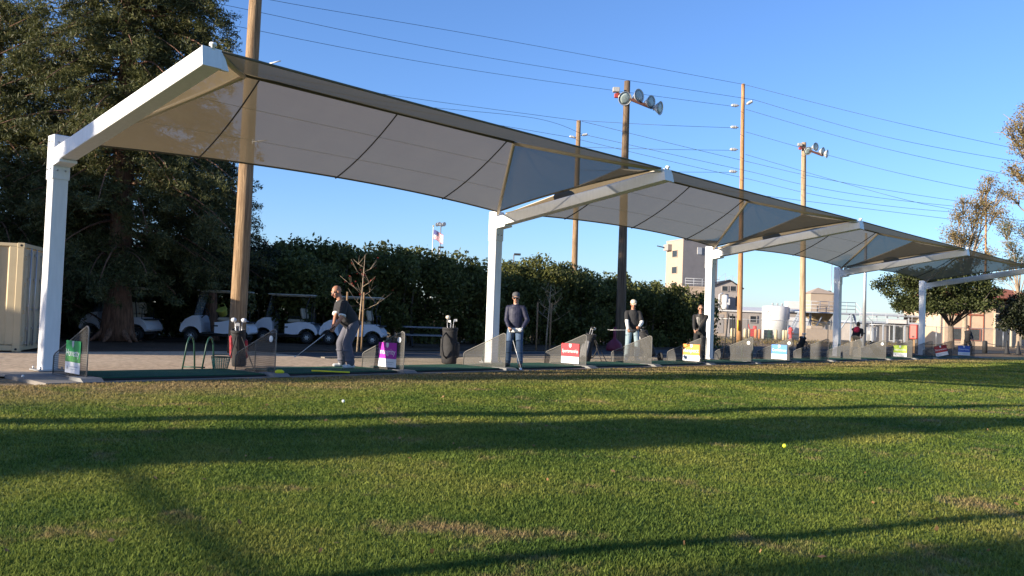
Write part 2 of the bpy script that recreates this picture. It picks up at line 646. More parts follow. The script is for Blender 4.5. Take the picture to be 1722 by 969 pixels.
# lawn: one undulating sheet, dry and worn towards the mats
def lawn_material(name, blades):
    m = bpy.data.materials.new(name)
    n, l = nodes_of(m)
    b = n['Principled BSDF']
    b.inputs['Roughness'].default_value = 0.75
    b.inputs['Specular IOR Level'].default_value = 0.12
    tc = n.new('ShaderNodeTexCoord')
    big = n.new('ShaderNodeTexNoise')
    big.inputs['Scale'].default_value = 0.55
    big.inputs['Detail'].default_value = 7
    big.inputs['Roughness'].default_value = 0.6
    l.new(tc.outputs['Object'], big.inputs['Vector'])
    r1 = n.new('ShaderNodeValToRGB')
    k = 1.0
    cols = [(0.36, (0.092, 0.146, 0.031)), (0.5, (0.158, 0.203, 0.040)), (0.65, (0.24, 0.242, 0.058))]
    r1.color_ramp.elements[0].position = cols[0][0]
    r1.color_ramp.elements[0].color = (*[c * k for c in cols[0][1]], 1)
    r1.color_ramp.elements[1].position = cols[2][0]
    r1.color_ramp.elements[1].color = (*[c * k for c in cols[2][1]], 1)
    e = r1.color_ramp.elements.new(cols[1][0])
    e.color = (*[c * k for c in cols[1][1]], 1)
    l.new(big.outputs['Fac'], r1.inputs['Fac'])
    # worn brown spots
    sp = n.new('ShaderNodeTexNoise')
    sp.inputs['Scale'].default_value = 0.9
    sp.inputs['Detail'].default_value = 8
    sp.inputs['Roughness'].default_value = 0.7
    mp = n.new('ShaderNodeMapping')
    mp.inputs['Location'].default_value = (13.3, 4.1, 0)
    l.new(tc.outputs['Object'], mp.inputs['Vector'])
    l.new(mp.outputs['Vector'], sp.inputs['Vector'])
    rs = n.new('ShaderNodeMapRange')
    rs.inputs['From Min'].default_value = 0.56
    rs.inputs['From Max'].default_value = 0.66
    l.new(sp.outputs['Fac'], rs.inputs['Value'])
    # dry strip beside the mats (local x is the distance from the posts)
    sx = n.new('ShaderNodeSeparateXYZ')
    l.new(tc.outputs['Object'], sx.inputs['Vector'])
    ed = n.new('ShaderNodeMapRange')
    ed.inputs['From Min'].default_value = 6.2
    ed.inputs['From Max'].default_value = 3.9
    l.new(sx.outputs['X'], ed.inputs['Value'])
    ml = n.new('ShaderNodeMath')
    ml.operation = 'MULTIPLY'
    l.new(ed.outputs['Result'], ml.inputs[0])
    r3 = n.new('ShaderNodeMapRange')
    r3.inputs['From Min'].default_value = 0.32
    r3.inputs['From Max'].default_value = 0.50
    l.new(sp.outputs['Fac'], r3.inputs['Value'])
    l.new(r3.outputs['Result'], ml.inputs[1])
    mxf = n.new('ShaderNodeMath')
    mxf.operation = 'MAXIMUM'
    l.new(ml.outputs[0], mxf.inputs[0])
    l.new(rs.outputs['Result'], mxf.inputs[1])
    m08 = n.new('ShaderNodeMath')
    m08.operation = 'MULTIPLY'
    m08.inputs[1].default_value = 0.88
    l.new(mxf.outputs[0], m08.inputs[0])
    mx = n.new('ShaderNodeMix')
    mx.data_type = 'RGBA'
    l.new(m08.outputs[0], mx.inputs[0])
    l.new(r1.outputs['Color'], mx.inputs[6])
    mx.inputs[7].default_value = (0.33, 0.235, 0.12, 1)
    col = mx.outputs[2]
    fine = n.new('ShaderNodeValToRGB')
    fine.color_ramp.elements[0].color = (0.5, 0.55, 0.5, 1)
    fine.color_ramp.elements[1].color = (1.4, 1.35, 1.3, 1)
    if blades:
        ge = n.new('ShaderNodeNewGeometry')
        l.new(ge.outputs['Random Per Island'], fine.inputs['Fac'])
    else:
        fn = n.new('ShaderNodeTexNoise')
        fn.inputs['Scale'].default_value = 25
        fn.inputs['Detail'].default_value = 6
        l.new(tc.outputs['Object'], fn.inputs['Vector'])
        fine.color_ramp.elements[0].position = 0.3
        fine.color_ramp.elements[1].position = 0.7
        l.new(fn.outputs['Fac'], fine.inputs['Fac'])
        bp = n.new('ShaderNodeBump')
        bp.inputs['Strength'].default_value = 0.8
        bp.inputs['Distance'].default_value = 0.04
        l.new(fn.outputs['Fac'], bp.inputs['Height'])
        l.new(bp.outputs['Normal'], b.inputs['Normal'])
    m2 = n.new('ShaderNodeMix')
    m2.data_type = 'RGBA'
    m2.blend_type = 'MULTIPLY'
    m2.inputs[0].default_value = 1
    l.new(col, m2.inputs[6])
    l.new(fine.outputs['Color'], m2.inputs[7])
    l.new(m2.outputs[2], b.inputs['Base Color'])
    if blades:
        tr = n.new('ShaderNodeBsdfTranslucent')
        l.new(m2.outputs[2], tr.inputs['Color'])
        ms = n.new('ShaderNodeMixShader')
        ms.inputs['Fac'].default_value = 0.42
        l.new(b.outputs['BSDF'], ms.inputs[1])
        l.new(tr.outputs['BSDF'], ms.inputs[2])
        l.new(ms.outputs['Shader'], n['Material Output'].inputs['Surface'])
    return m


def lawn_z(w, t):
    """gentle swells; level with the mats at their edge"""
    k = np.clip((w - 2.86) / 3.0, 0, 1)
    return k * (0.012 + 0.016 * np.sin(0.9 * w + 0.5 * t) * np.cos(0.33 * t - 0.2 * w) + 0.010 * np.sin(2.1 * t + 1.3 * w))


lm = MB()
ws = np.concatenate([np.linspace(2.86, 24, 70), np.linspace(25, 130, 30)])
ts = np.concatenate([np.linspace(-60, -14, 20), np.linspace(-13, 40, 120), np.linspace(41, 150, 30)])
vs = [(w, t, float(lawn_z(w, t))) for t in ts for w in ws]
nw = len(ws)
fs = [(j * nw + i, j * nw + i + 1, (j + 1) * nw + i + 1, (j + 1) * nw + i) for j in range(len(ts) - 1) for i in range(nw - 1)]
lm.add(vs, fs, 0, True)
lawn = lm.build('lawn', lawn_material('lawn_turf', False))
lawn.location = W(0, 0)
lawn.rotation_euler = (0, 0, -AZ)
tag(lawn, kind='structure')

# grass blades: real blades, dense near the camera and larger, sparser tufts farther off
NB = 760000
dd = 3.2 * (46 / 3.2) ** rng.uniform(0, 1, NB)
ang = rng.uniform(-0.68, 0.66, NB)
bx, by = dd * np.tan(ang), dd
rel = np.stack([bx - P0[0], by - P0[1]], 1)
bt, bw = rel @ D2, rel @ N2
keep = (bw > 2.92)
bx, by, bt, bw, dd = bx[keep], by[keep], bt[keep], bw[keep], dd[keep]
n = len(bx)
hgt = rng.uniform(0.010, 0.032, n) * np.clip(0.8 + dd * 0.018, 0.8, 1.4)
wid = 0.0008 * dd * rng.uniform(0.7, 1.4, n) + 0.0016
th = rng.uniform(0, 2 * math.pi, n)
lean = rng.uniform(0.2, 1.3, n) * hgt
bz = lawn_z(bw, bt)
th2 = th + rng.uniform(-0.6, 0.6, n) + math.pi / 2
V = np.empty((n, 3, 3))
V[:, 0] = np.stack([bw - np.cos(th) * wid, bt - np.sin(th) * wid, bz - 0.004], 1)
V[:, 1] = np.stack([bw + np.cos(th) * wid, bt + np.sin(th) * wid, bz - 0.004], 1)
V[:, 2] = np.stack([bw + np.cos(th2) * lean, bt + np.sin(th2) * lean, bz + hgt], 1)
go = np_mesh('grass', V.reshape(-1, 3), 3, lawn_material('grass_blades', True))
go.location = W(0, 0)
go.rotation_euler = (0, 0, -AZ)
tag(go, 'short mown green grass blades of the lawn', 'grass', kind='stuff')

# ================================================================== SHADE CANOPY (local x = towards lawn, y = along the row)
can = thing('shade_canopy', 'long cantilevered shade canopy of tan mesh fabric on five white steel posts', 'canopy', W(0, 0), -AZ)
PH, PW = 4.22, 0.27
EZ, TIPW, TIPZ = 4.10, 5.50, 4.68
RA, RW, RZ = 2.13, 2.57, 5.43
for i in range(5):
    y = i * BAY
    ph = PH if i == 0 else 4.12
    post = MB().box((0, y, ph / 2), (PW, PW, ph), ch=0.012).build('post', WHITE, can)
    MB().box((0, y, ph - 0.40), (PW + 0.03, PW + 0.03, 0.80), ch=0.01).build('post_sleeve', WHITE, post)
    bp = MB().box((0, y, 0.012), (0.46, 0.46, 0.024))
    for sx in (-1, 1):
        for sy in (-1, 1):
            bp.lathe([(0.018, 0), (0.018, 0.05), (0.0, 0.055)], (sx * 0.18, y + sy * 0.18, 0.02), n=6)
    bp.build('base_plate', STEEL, post)
    for zz in (ph - 0.12, ph - 0.62):
        for xx in (-0.07, 0.07):
            MB().lathe([(0.018, 0), (0.018, 0.02), (0.0, 0.022)], (xx, y - 0.15, zz), (0, -1, 0), n=6).build('bolt', STEEL, post)
            MB().lathe([(0.018, 0), (0.018, 0.02), (0.0, 0.022)], (0.15, y + xx, zz - 0.02), (1, 0, 0), n=6).build('bolt', STEEL, post)
    bm = MB()
    z0, z1 = 3.84, TIPZ
    bm.beam((0.14, y, z0), (TIPW, y, z1), 0.28, 0.27, ch=0.008)
    beam = bm.build('beam', WHITE, can)
    MB().prism([(0.15, y - 0.15, 3.70), (0.15, y - 0.15, 3.655), (0.46, y - 0.15, 3.70), (0.46, y - 0.15, 3.745)], (0, 0.30, 0)).build('gusset', WHITE, beam)
    cap = MB()
    cap.beam((TIPW - 0.004, y, z1 - 0.0), (TIPW + 0.012, y, z1 + 0.002), 0.29, 0.275)
    cap.prism([(TIPW - 0.05, y + 0.145, z1 - 0.14), (TIPW - 0.05, y + 0.26, z1 - 0.14), (TIPW - 0.05, y + 0.20, z1 + 0.02), (TIPW - 0.05, y + 0.145, z1 + 0.1)], (0.06, 0, 0))
    cap.build('end_cap', WHITE, beam)
    kn = MB().lathe([(0.03, 0), (0.03, 0.05), (0.055, 0.055), (0.05, 0.09), (0.0, 0.1)], (TIPW - 0.02, y + 0.02, z1 + 0.12), n=10)
    kn.build('fixing_knob', WHITE, beam)
    if i in (1, 2, 3):
        # round dark pad where the fabric edge rests on the beam
        f_ = 0.42
        zz = z0 + (z1 - z0) * f_ + 0.135
        MB().ball((0.14 + (TIPW - 0.14) * f_, y, zz + 0.06), (0.36, 0.10, 0.17), 16).build('edge_pad', SEAM, beam)


def lerp(a, b, t):
    return Vector(a) * (1 - t) + Vector(b) * t


def bow(a, b, t, inward, k):
    """edge curve pulled inward like a tensioned hem"""
    s = 4 * t * (1 - t)
    return lerp(a, b, t) + Vector(inward) * (k * s)


for i in range(4):
    y0, y1 = i * BAY, (i + 1) * BAY
    A = Vector((0.20, y0 + 0.16, EZ))
    B = Vector((0.20, y1 - 0.16, EZ))
    C = Vector((TIPW - 0.08, y1 - 0.16, TIPZ + 0.14))
    Dp = Vector((TIPW - 0.08, y0 + 0.16, TIPZ + 0.14))
    R0 = Vector((RW, y0 + RA, RZ))
    R1 = Vector((RW, y1 - RA, RZ))
    inb = (R0 - Vector((0.2, R0.y, EZ))).normalized()
    inf = (R0 - Vector((TIPW, R0.y, TIPZ))).normalized()
    back = lambda u: bow(A, B, u, inb, 0.30)
    front = lambda u: bow(Dp, C, u, inf, 0.26)
    ridge = lambda u: lerp(R0, R1, u) + Vector((0, 0, 0.0))
    near = lambda u: bow(Dp, A, u, (0, 1, 0.1), 0.22)
    far = lambda u: bow(B, C, u, (0, -1, 0.1), 0.22)
    sag = 0.10

    def patch(e0, e1):
        def f(u, v):
            p = lerp(e0(u), e1(u), v)
            p.z -= sag * 4 * v * (1 - v) * (0.3 + 0.7 * 4 * u * (1 - u))
            return p
        return f
    MB().grid(patch(back, ridge), 30, 10).build('back_panel', FABRIC, can, fixn=False)
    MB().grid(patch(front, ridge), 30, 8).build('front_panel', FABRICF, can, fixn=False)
    MB().grid(patch(near, lambda u: R0), 14, 10).build('end_panel', FABRIC, can, fixn=False)
    MB().grid(patch(far, lambda u: R1), 14, 10).build('end_panel', FABRIC, can, fixn=False)
    # hems, ridge pipe, hip pipes in their sleeves, stay cables
    hem = MB()
    for e in (back, front):
        hem.tube([e(k / 24) for k in range(25)], 0.022, 6)
    for e in (near, far):
        hem.tube([e(k / 16) for k in range(17)], 0.022, 6)
    hem.build('hem', SEAM, can)
    MB().tube([ridge(k / 10) + Vector((0, 0, -0.03)) for k in range(11)], 0.032, 8).build('ridge_pipe', SEAM, can)
    for (c0, r0) in ((A, R0), (B, R1), (C, R1), (Dp, R0)):
        MB().tube([c0 + Vector((0, 0, -0.05)), lerp(c0, r0, 0.5) + Vector((0, 0, -0.07)), r0 + Vector((0, 0, -0.06))], 0.042, 8).build('hip_pipe', SLEEVE, can)
    for tt in (2.45, BAY / 2, BAY - 2.35):
        u1 = (tt - 0.16) / (BAY - 0.32)
        u2 = min(1, max(0, (tt - RA) / (BAY - 2 * RA)))
        fpatch = patch(back, ridge)
        MB().tube([lerp(back(u1), ridge(u2), k / 8) + Vector((0, 0, -0.03 - sag * 4 * (k / 8) * (1 - k / 8))) for k in range(9)], 0.016, 6).build('stay_cable', CABLE, can)
    for fr in (0.36, 0.7):
        MB().tube([lerp(back(k / 20), ridge(k / 20), fr) + Vector((0, 0, -0.012 - sag * 4 * fr * (1 - fr) * (0.3 + 0.7 * 4 * (k / 20) * (1 - k / 20)))) for k in range(21)], 0.004, 5).build('fabric_seam', SLEEVE, can)


# ================================================================== BAY DIVIDERS, SIGNS, MATS
def row_thing(name, label, cat, t, w=0.0, z=0.0, group=None):
    return thing(name, label, cat, W(t, w, z), -AZ, group)


DIV_T = [-0.33, 3.0, 6.05, 9.12, 12.16, 15.14, 18.11, 21.06, 24.04, 27.07, 30.18, 32.9, 36.09, 38.92, 41.85, 45.6]
DIV_LABEL = [
    'dark mesh bay divider beside the nearest white post, backing the green sign',
    'dark shaded mesh divider with a white disc in front of the red golf bag',
    'mesh divider with white disc that carries the purple sign, beside the bald golfer',
    'see-through mesh divider standing in front of the second white canopy post',
    'mesh divider that carries the bright red sign',
    'see-through mesh divider in front of the legs of the man holding a club sideways',
    'mesh divider that carries the orange sign at the third white post',
    'mesh divider with a white disc, without a sign, next beyond the orange sign',
    'mesh divider with a white disc that carries the light blue sign',
    'mesh divider without a sign, in front of the black bag by the wooden light pole',
    'mesh divider in front of the fourth white canopy post and the bending man',
    'mesh divider with a white disc beside the black bag lying askew',
    'mesh divider that carries the lime green sign',
    'mesh divider in front of the base of the farthest upright canopy post',
    'mesh divider that carries the crooked dark red sign',
    'farthest mesh divider, carrying the dark blue sign beside the walking man']
DISC = {1, 2, 7, 8, 11}
GREYEDGE = M('divider_edge', (0.16, 0.155, 0.145), 0.7, 0.1)
DISCW = M('white_plastic', (0.78, 0.78, 0.76), 0.5, 0.03)
prof = [(1.20, 0.03), (2.62, 0.03), (2.62, 0.82), (2.60, 0.855), (2.54, 0.87), (1.27, 0.375), (1.21, 0.33)]


def make_divider(disc):
    r = thing('bay_divider', '', 'divider', (0, 0, 0), -AZ, 'mesh dividers between the hitting bays')
    # slightly bellied screen
    mb = MB()
    nx, nz = 12, 6

    def f(u, v):
        x = 1.21 + u * 1.40
        top = 0.34 + min(1, max(0, (x - 1.25) / 1.29)) * 0.525
        return (x, 0.012 * math.sin(5 * u + 1) * math.sin(math.pi * v), 0.03 + v * (top - 0.03))
    mb.grid(f, nx, nz)
    mb.build('screen', SCREEN, r, fixn=False)
    e = MB()
    pts = [(p[0], 0, p[1]) for p in prof]
    e.tube(pts + [pts[0]], 0.011, 6)
    e.tube([(1.90, 0.012, 0.03), (1.90, 0.012, 0.62)], 0.010, 6)
    e.build('frame', GREYEDGE, r)
    fb = MB()
    fb.prism([(2.32, -0.16, 0.02), (2.92, -0.16, 0.02), (2.80, -0.16, 0.075), (2.34, -0.16, 0.075)], (0, 0.32, 0))
    fb.build('foot_block', RUBBLOCK, r)
    if disc:
        MB().lathe([(0.062, 0), (0.062, 0.008), (0.055, 0.012), (0, 0.012)], (2.47, -0.012, 0.69), (0, -1, 0), 20).build('disc', DISCW, r)
    return r


dproto = {True: make_divider(True), False: make_divider(False)}
used = set()
DIVS = []
for i, t in enumerate(DIV_T):
    k = i in DISC
    if k not in used:
        o = dproto[k]
        used.add(k)
    else:
        o = copy_tree(dproto[k])
    o.location = W(t, 0)
    o['label'] = DIV_LABEL[i]
    DIVS.append(o)

SIGNS = [
    (0, 'Honesty', (0.02, 0.30, 0.09), 'green sign reading Honesty on the nearest divider', 0, (0.10, 0.36, 0.10)),
    (2, 'Integrity', (0.42, 0.02, 0.36), 'purple and white sign reading Integrity', 0, None),
    (4, 'Sportsmanship', (0.58, 0.015, 0.03), 'bright red and white sign reading Sportsmanship', 0, None),
    (6, 'Respect', (0.78, 0.25, 0.018), 'orange and white sign reading Respect', 0, None),
    (8, 'Confidence', (0.03, 0.20, 0.55), 'light blue and white sign reading Confidence', 0, None),
    (12, 'Responsibility', (0.42, 0.58, 0.03), 'lime green and white sign reading Responsibility', 0, None),
    (14, 'Perseverance', (0.42, 0.025, 0.03), 'dark red and white sign hanging crooked, reading Perseverance', -14, None),
    (15, 'Courtesy', (0.04, 0.12, 0.45), 'dark blue sign reading Courtesy at the far end of the row', 0, None)]
SWHITE = M('sign_white', (0.80, 0.80, 0.80), 0.45, 0.02)
SGREY = M('sign_grey', (0.50, 0.52, 0.55), 0.5, 0.05)
for di, word, col, lab, tilt, col2 in SIGNS:
    cm = M('sign_' + lab.split(' sign')[0].replace(' ', '_'), col, 0.45, 0.03)
    s = thing('sign_board', lab, 'sign', W(DIV_T[di], 2.10, 0.36), -AZ, 'value signs on the dividers')
    s.rotation_euler = (0, R(tilt), -AZ)
    hw, y = 0.30, -0.026
    MB().box((0, y, 0.09), (2 * hw, 0.008, 0.34), ch=0.002).build('colour_panel', cm, s)
    MB().box((0, y, -0.17), (2 * hw, 0.008, 0.178), ch=0.002).build('white_panel', SWHITE, s)
    if col2:
        MB().box((0, y - 0.0055, -0.035), (2 * hw - 0.004, 0.002, 0.085)).build('lower_band', M('sign_light_green', col2, 0.45, 0.03), s)
    em = MB()
    em.prism([(-0.042, y - 0.006, 0.255), (0.042, y - 0.006, 0.255), (0.042, y - 0.006, 0.185), (0.0, y - 0.006, 0.145), (-0.042, y - 0.006, 0.185)], (0, -0.002, 0))
    em.build('emblem', SGREY if di in (0, 4) else SWHITE, s)
    fn = MB()
    fn.lathe([(0.03, 0), (0.03, 0.002)], (-0.2, y - 0.005, -0.17), (0, -1, 0), 10)
    fn.box((0.05, y - 0.005, -0.155), (0.34, 0.002, 0.018))
    fn.box((0.05, y - 0.005, -0.195), (0.26, 0.002, 0.012))
    fn.build('small_print', SGREY, s)
    me = text_mesh(word, 0.15, 0.0015)
    xs = [v.co.x for v in me.vertices]
    k = 0.54 / (max(xs) - min(xs))
    ky = max(k, 0.85)
    cx = (max(xs) + min(xs)) / 2
    for v in me.vertices:
        x, yy, z = v.co
        v.co = ((x - cx) * k, y - 0.0065 - z, yy * ky + 0.062)
    me.materials.append(SWHITE)
    lo = bpy.data.objects.new('lettering', me)
    COL.objects.link(lo)
    lo.parent = s

# mats
MAT_BETWEEN = [
    'green hitting mat between the green sign and the divider by the red golf bag',
    'green hitting mat under the bald golfer in grey trousers',
    'green hitting mat just right of the purple sign, in front of the black golf bag',
    'green hitting mat under the man in the navy jacket',
    'green hitting mat just right of the bright red sign',
    'green hitting mat in front of the black golf trolley bag',
    'green hitting mat just right of the third white post and orange sign',
    'green hitting mat just left of the light blue sign',
    'green hitting mat just right of the light blue sign',
    'green hitting mat in front of the fourth white post',
    'green hitting mat under the bending man with the red vest',
    'green hitting mat by the black bag lying askew',
    'green hitting mat just right of the lime green sign',
    'green hitting mat just left of the crooked dark red sign',
    'green hitting mat under the walking man at the far end']
mp = thing('hitting_mat', MAT_BETWEEN[0], 'mat', (0, 0, 0), -AZ, 'hitting mats in a row under the canopy')
MB().box((0, 0, 0.017), (1.50, 2.56, 0.03), ch=0.008).build('rubber_base', BLACK, mp)
MB().box((0, 0, 0.040), (1.46, 2.52, 0.016), ch=0.004).build('turf_top', MATGREEN, mp)
for i in range(15):
    t = (DIV_T[i] + DIV_T[i + 1]) / 2
    o = mp if i == 0 else copy_tree(mp)
    o.location = W(t, 1.94, 0.022)
    k = (DIV_T[i + 1] - DIV_T[i] - 0.42) / 2.56
    o.scale = (1, k, 1)
    o['label'] = MAT_BETWEEN[i]


# ================================================================== PEOPLE
def ik(a, c, l1, l2, hint):
    a, c = Vector(a), Vector(c)
    d = c - a
    L = min(d.length, (l1 + l2) * 0.998)
    d.normalize()
    x = (l1 * l1 - l2 * l2 + L * L) / (2 * L)
    h = math.sqrt(max(0, l1 * l1 - x * x))
    hv = Vector(hint)
    hv -= d * hv.dot(d)
    hv.normalize()
    return a + d * x + hv * h, a + d * L


def ell_loft(mb, rings, fw, k, n=20):
    """closed loft of ellipses (centre, half width, half depth, shift forward)"""
    vs, fs = [], []
    for c, rx, ry, sh in rings:
        for j in range(n):
            a = 2 * math.pi * j / n
            vs.append(Vector(c) + Vector((rx * math.cos(a) * k, 0, 0)) + Vector(fw) * ((ry * math.sin(a) + sh) * k))
    for i in range(len(rings) - 1):
        for j in range(n):
            a, b = i * n + j, i * n + (j + 1) % n
            fs.append((a, b, b + n, a + n))
    fs.append(tuple(range(n - 1, -1, -1)))
    o = (len(rings) - 1) * n
    fs.append(tuple(range(o, o + n)))
    mb.add(vs, fs, 0, True)


def cap(mb, a, b, ra, rb, n=14):
    mb.tube([a, lerp(a, b, 0.5), b], [ra, (ra + rb) / 2 * 1.02, rb], n, rounded=True)


def hand(mb, wrist, d, side, k, grip=True):
    """palm, four fingers and thumb; d points from the wrist to the knuckles"""
    d = Vector(d).normalized()
    across = d.cross(Vector((0, 0, 1)))
    if across.length < 0.2:
        across = Vector((1, 0, 0))
    across.normalize()
    inw = across.cross(d).normalized()
    if abs(d.z) > 0.5:
        inw = Vector((-side, 0, 0)) - d * (Vector((-side, 0, 0)).dot(d))
        inw.normalize()
        across = d.cross(inw)
    w = Vector(wrist)
    palm0, palm1 = w + d * 0.012 * k, w + d * 0.075 * k
    for s in (-0.024, -0.008, 0.008, 0.024):
        cap(mb, palm0 + across * s * 0.7 * k, palm1 + across * s * k, 0.016 * k, 0.014 * k, 8)
    curl = 1.0 if grip else 0.35
    for s, ln in ((-0.030, 0.88), (-0.010, 1.0), (0.010, 0.97), (0.030, 0.76)):
        p0 = palm1 + across * s * k
        d1 = (d * (1 - 0.55 * curl) + inw * curl).normalized()
        p1 = p0 + d1 * 0.040 * ln * k
        d2 = (d * (0.6 - 1.2 * curl) + inw * curl).normalized()
        p2 = p1 + d2 * 0.036 * ln * k
        cap(mb, p0, p1, 0.0105 * k, 0.0098 * k, 8)
        cap(mb, p1, p2, 0.0098 * k, 0.0085 * k, 8)
    t0 = w + d * 0.03 * k + across * 0.03 * k * side
    t1 = t0 + (d * 0.6 + across * 0.5 * side + inw * 0.6).normalized() * 0.036 * k
    t2 = t1 + (d * 0.7 + inw * 0.9 - across * 0.2 * side).normalized() * 0.03 * k
    cap(mb, t0, t1, 0.013 * k, 0.011 * k, 8)
    cap(mb, t1, t2, 0.011 * k, 0.009 * k, 8)


EYEW = M('eye_white', (0.7, 0.68, 0.65), 0.3, 0.02)
EYED = M('eye_dark', (0.02, 0.015, 0.012), 0.2, 0.05)
LIP = M('lips', (0.36, 0.13, 0.10), 0.5, 0.05)


def human(label, loc, face, height, lean=4, head=(0, 8), wl=None, wr=None, feet=((-0.11, 0.02), (0.11, 0.02)), shirt=None, sleeve='long', sleeve_mat=None,
          pants=None, shoes=None, cap_mat=None, hair=None, belly=1.0, shades=False, skin=SKIN, cuff=None, collar=None, glove=None, drop=0.0, voxel=0.009, vest=None,
          grip=True, toes=(8, -8), heel_lift=(0, 0), under=None, rel=None, baggy=1.0):
    fx, fy = face
    rot = math.atan2(-fx, fy)
    loc = Vector(loc)
    root = thing('person', label, 'person', loc, rot)
    k = height / 1.75
    inv = Matrix.Rotation(-rot, 3, 'Z')
    if rel is not None:
        wl = at(wl[0], wl[1], loc.y - rel)
        wr = at(wr[0], wr[1], loc.y - rel)

    def loc_of(p):
        return inv @ (Vector(p) - loc)
    la = R(lean)
    u = Vector((0, math.sin(la), math.cos(la)))
    fw = Vector((0, math.cos(la), -math.sin(la)))
    X = Vector((1, 0, 0))
    P = Vector((0, -0.02 - 0.10 * math.sin(la), (0.93 - drop) * 1)) * k
    hips = [P + X * s * 0.095 * k + Vector((0, 0, -0.03 * k)) for s in (-1, 1)]
    neckb = P + u * 0.535 * k + fw * (-0.01 * k)
    shs = [P + u * 0.462 * k + X * s * 0.182 * k for s in (-1, 1)]
    hl = la * 0.55
    hd = neckb + Vector((0, math.sin(hl), math.cos(hl))) * 0.175 * k + Vector((0, 0.02 * k, 0))
    wr_t = []
    for s, tgt in ((-1, wl), (1, wr)):
        if tgt is None:
            wr_t.append(shs[(s + 1) // 2] + Vector((s * 0.07, 0.06, -0.52)) * k)
        else:
            wr_t.append(loc_of(tgt))
    els, wrs = [], []
    for i, s in enumerate((-1, 1)):
        e, w = ik(shs[i], wr_t[i], 0.29 * k, 0.255 * k, (s * 0.8, -0.55, -0.45))
        els.append(e)
        wrs.append(w)
    ank = [Vector((f[0] * k, f[1] * k, 0.085 * k + hh)) for f, hh in zip(feet, heel_lift)]
    kns, an2 = [], []
    for i in range(2):
        kk, aa = ik(hips[i], ank[i], 0.42 * k, 0.415 * k, (0.12 * (-1, 1)[i], 1, 0))
        kns.append(kk)
        an2.append(ank[i])
    H = Matrix.Rotation(R(head[0]), 3, 'Z') @ Matrix.Rotation(-R(head[1]) - la * 0.35, 3, 'X')
    hp = lambda x, y, z: hd + H @ (Vector((x, y, z)) * k)
    b = MB()
    # trunk, neck and limbs of one body
    b.ball(P + u * 0.36 * k, (0.150 * k, 0.090 * k, 0.17 * k), 16, rot=Matrix((X, fw, u)).transposed())
    b.ball(P + u * 0.14 * k, (0.14 * k, 0.105 * k * belly, 0.17 * k), 16, rot=Matrix((X, fw, u)).transposed())
    b.ball(P, (0.15 * k, 0.11 * k, 0.12 * k), 16)
    cap(b, shs[0], shs[1], 0.048 * k, 0.048 * k)
    cap(b, neckb - u * 0.03 * k, hp(0, -0.015, -0.05), 0.062 * k, 0.054 * k)
    for i, s in enumerate((-1, 1)):
        cap(b, shs[i], els[i], 0.052 * k, 0.041 * k)
        cap(b, els[i], wrs[i], 0.043 * k, 0.028 * k)
        hand(b, wrs[i], (wrs[i] - els[i]) if not grip else (wrs[i] - els[i]).normalized() + Vector((0, 0, -0.2)), s, k, grip)
        cap(b, hips[i], kns[i], 0.082 * k, 0.055 * k)
        cap(b, kns[i], an2[i], 0.058 * k, 0.038 * k)
        tv = Matrix.Rotation(R(toes[i]), 3, 'Z') @ Vector((0, 1, 0))
        cap(b, an2[i] + Vector((0, 0, -0.045 * k)), an2[i] + tv * 0.14 * k + Vector((0, 0, -0.055 * k - heel_lift[i])), 0.035 * k, 0.028 * k)
    # head
    b.ball(hp(0, -0.012, 0.03), (0.076 * k, 0.098 * k, 0.092 * k), 20, rot=H)
    b.ball(hp(0, 0.028, -0.045), (0.056 * k, 0.062 * k, 0.068 * k), 16, rot=H)
    b.ball(hp(0, 0.065, -0.088), (0.027 * k, 0.025 * k, 0.022 * k), 10, rot=H)
    cap(b, hp(0, 0.088, 0.012), hp(0, 0.112, -0.03), 0.010 * k, 0.017 * k, 8)
    cap(b, hp(-0.045, 0.078, 0.026), hp(0.045, 0.078, 0.026), 0.016 * k, 0.016 * k, 8)
    for s in (-1, 1):
        b.ball(hp(s * 0.077, -0.005, -0.008), (0.012 * k, 0.022 * k, 0.034 * k), 8, rot=H)
        b.ball(hp(s * 0.042, 0.062, -0.022), (0.026 * k, 0.026 * k, 0.022 * k), 8, rot=H)
    body = remeshed(b, 'body', skin, voxel, 2, root)
    ey = MB()
    for s in (-1, 1):
        ey.ball(hp(s * 0.031, 0.082, 0.006), 0.0125 * k, 10)
    ey.build('eyes', EYED if shades else EYEW, root)
    if not shades:
        pu = MB()
        for s in (-1, 1):
            pu.ball(hp(s * 0.031, 0.0915, 0.004), 0.006 * k, 8)
        pu.build('pupils', EYED, root)
    mo = MB()
    cap(mo, hp(-0.022, 0.086, -0.062), hp(0.022, 0.086, -0.062), 0.007 * k, 0.007 * k, 8)
    mo.build('mouth', LIP, root)
    if shades:
        g = MB()
        for s in (-1, 1):
            g.ball(hp(s * 0.034, 0.097, 0.004), (0.028 * k, 0.012 * k, 0.020 * k), 12, rot=H)
            g.tube([hp(s * 0.06, 0.09, 0.01), hp(s * 0.082, 0.0, 0.01)], 0.004, 6)
        g.tube([hp(-0.012, 0.104, 0.01), hp(0.012, 0.104, 0.01)], 0.005, 6)
        g.build('sunglasses', EYED, root)
    if hair:
        hm = MB()
        hm.ball(hp(0, -0.028, 0.046), (0.083 * k, 0.098 * k, 0.090 * k), 18, rot=H)
        hm.ball(hp(0, -0.055, 0.0), (0.078 * k, 0.062 * k, 0.075 * k), 16, rot=H)
        remeshed(hm, 'hair', hair, 0.011, 2, root)
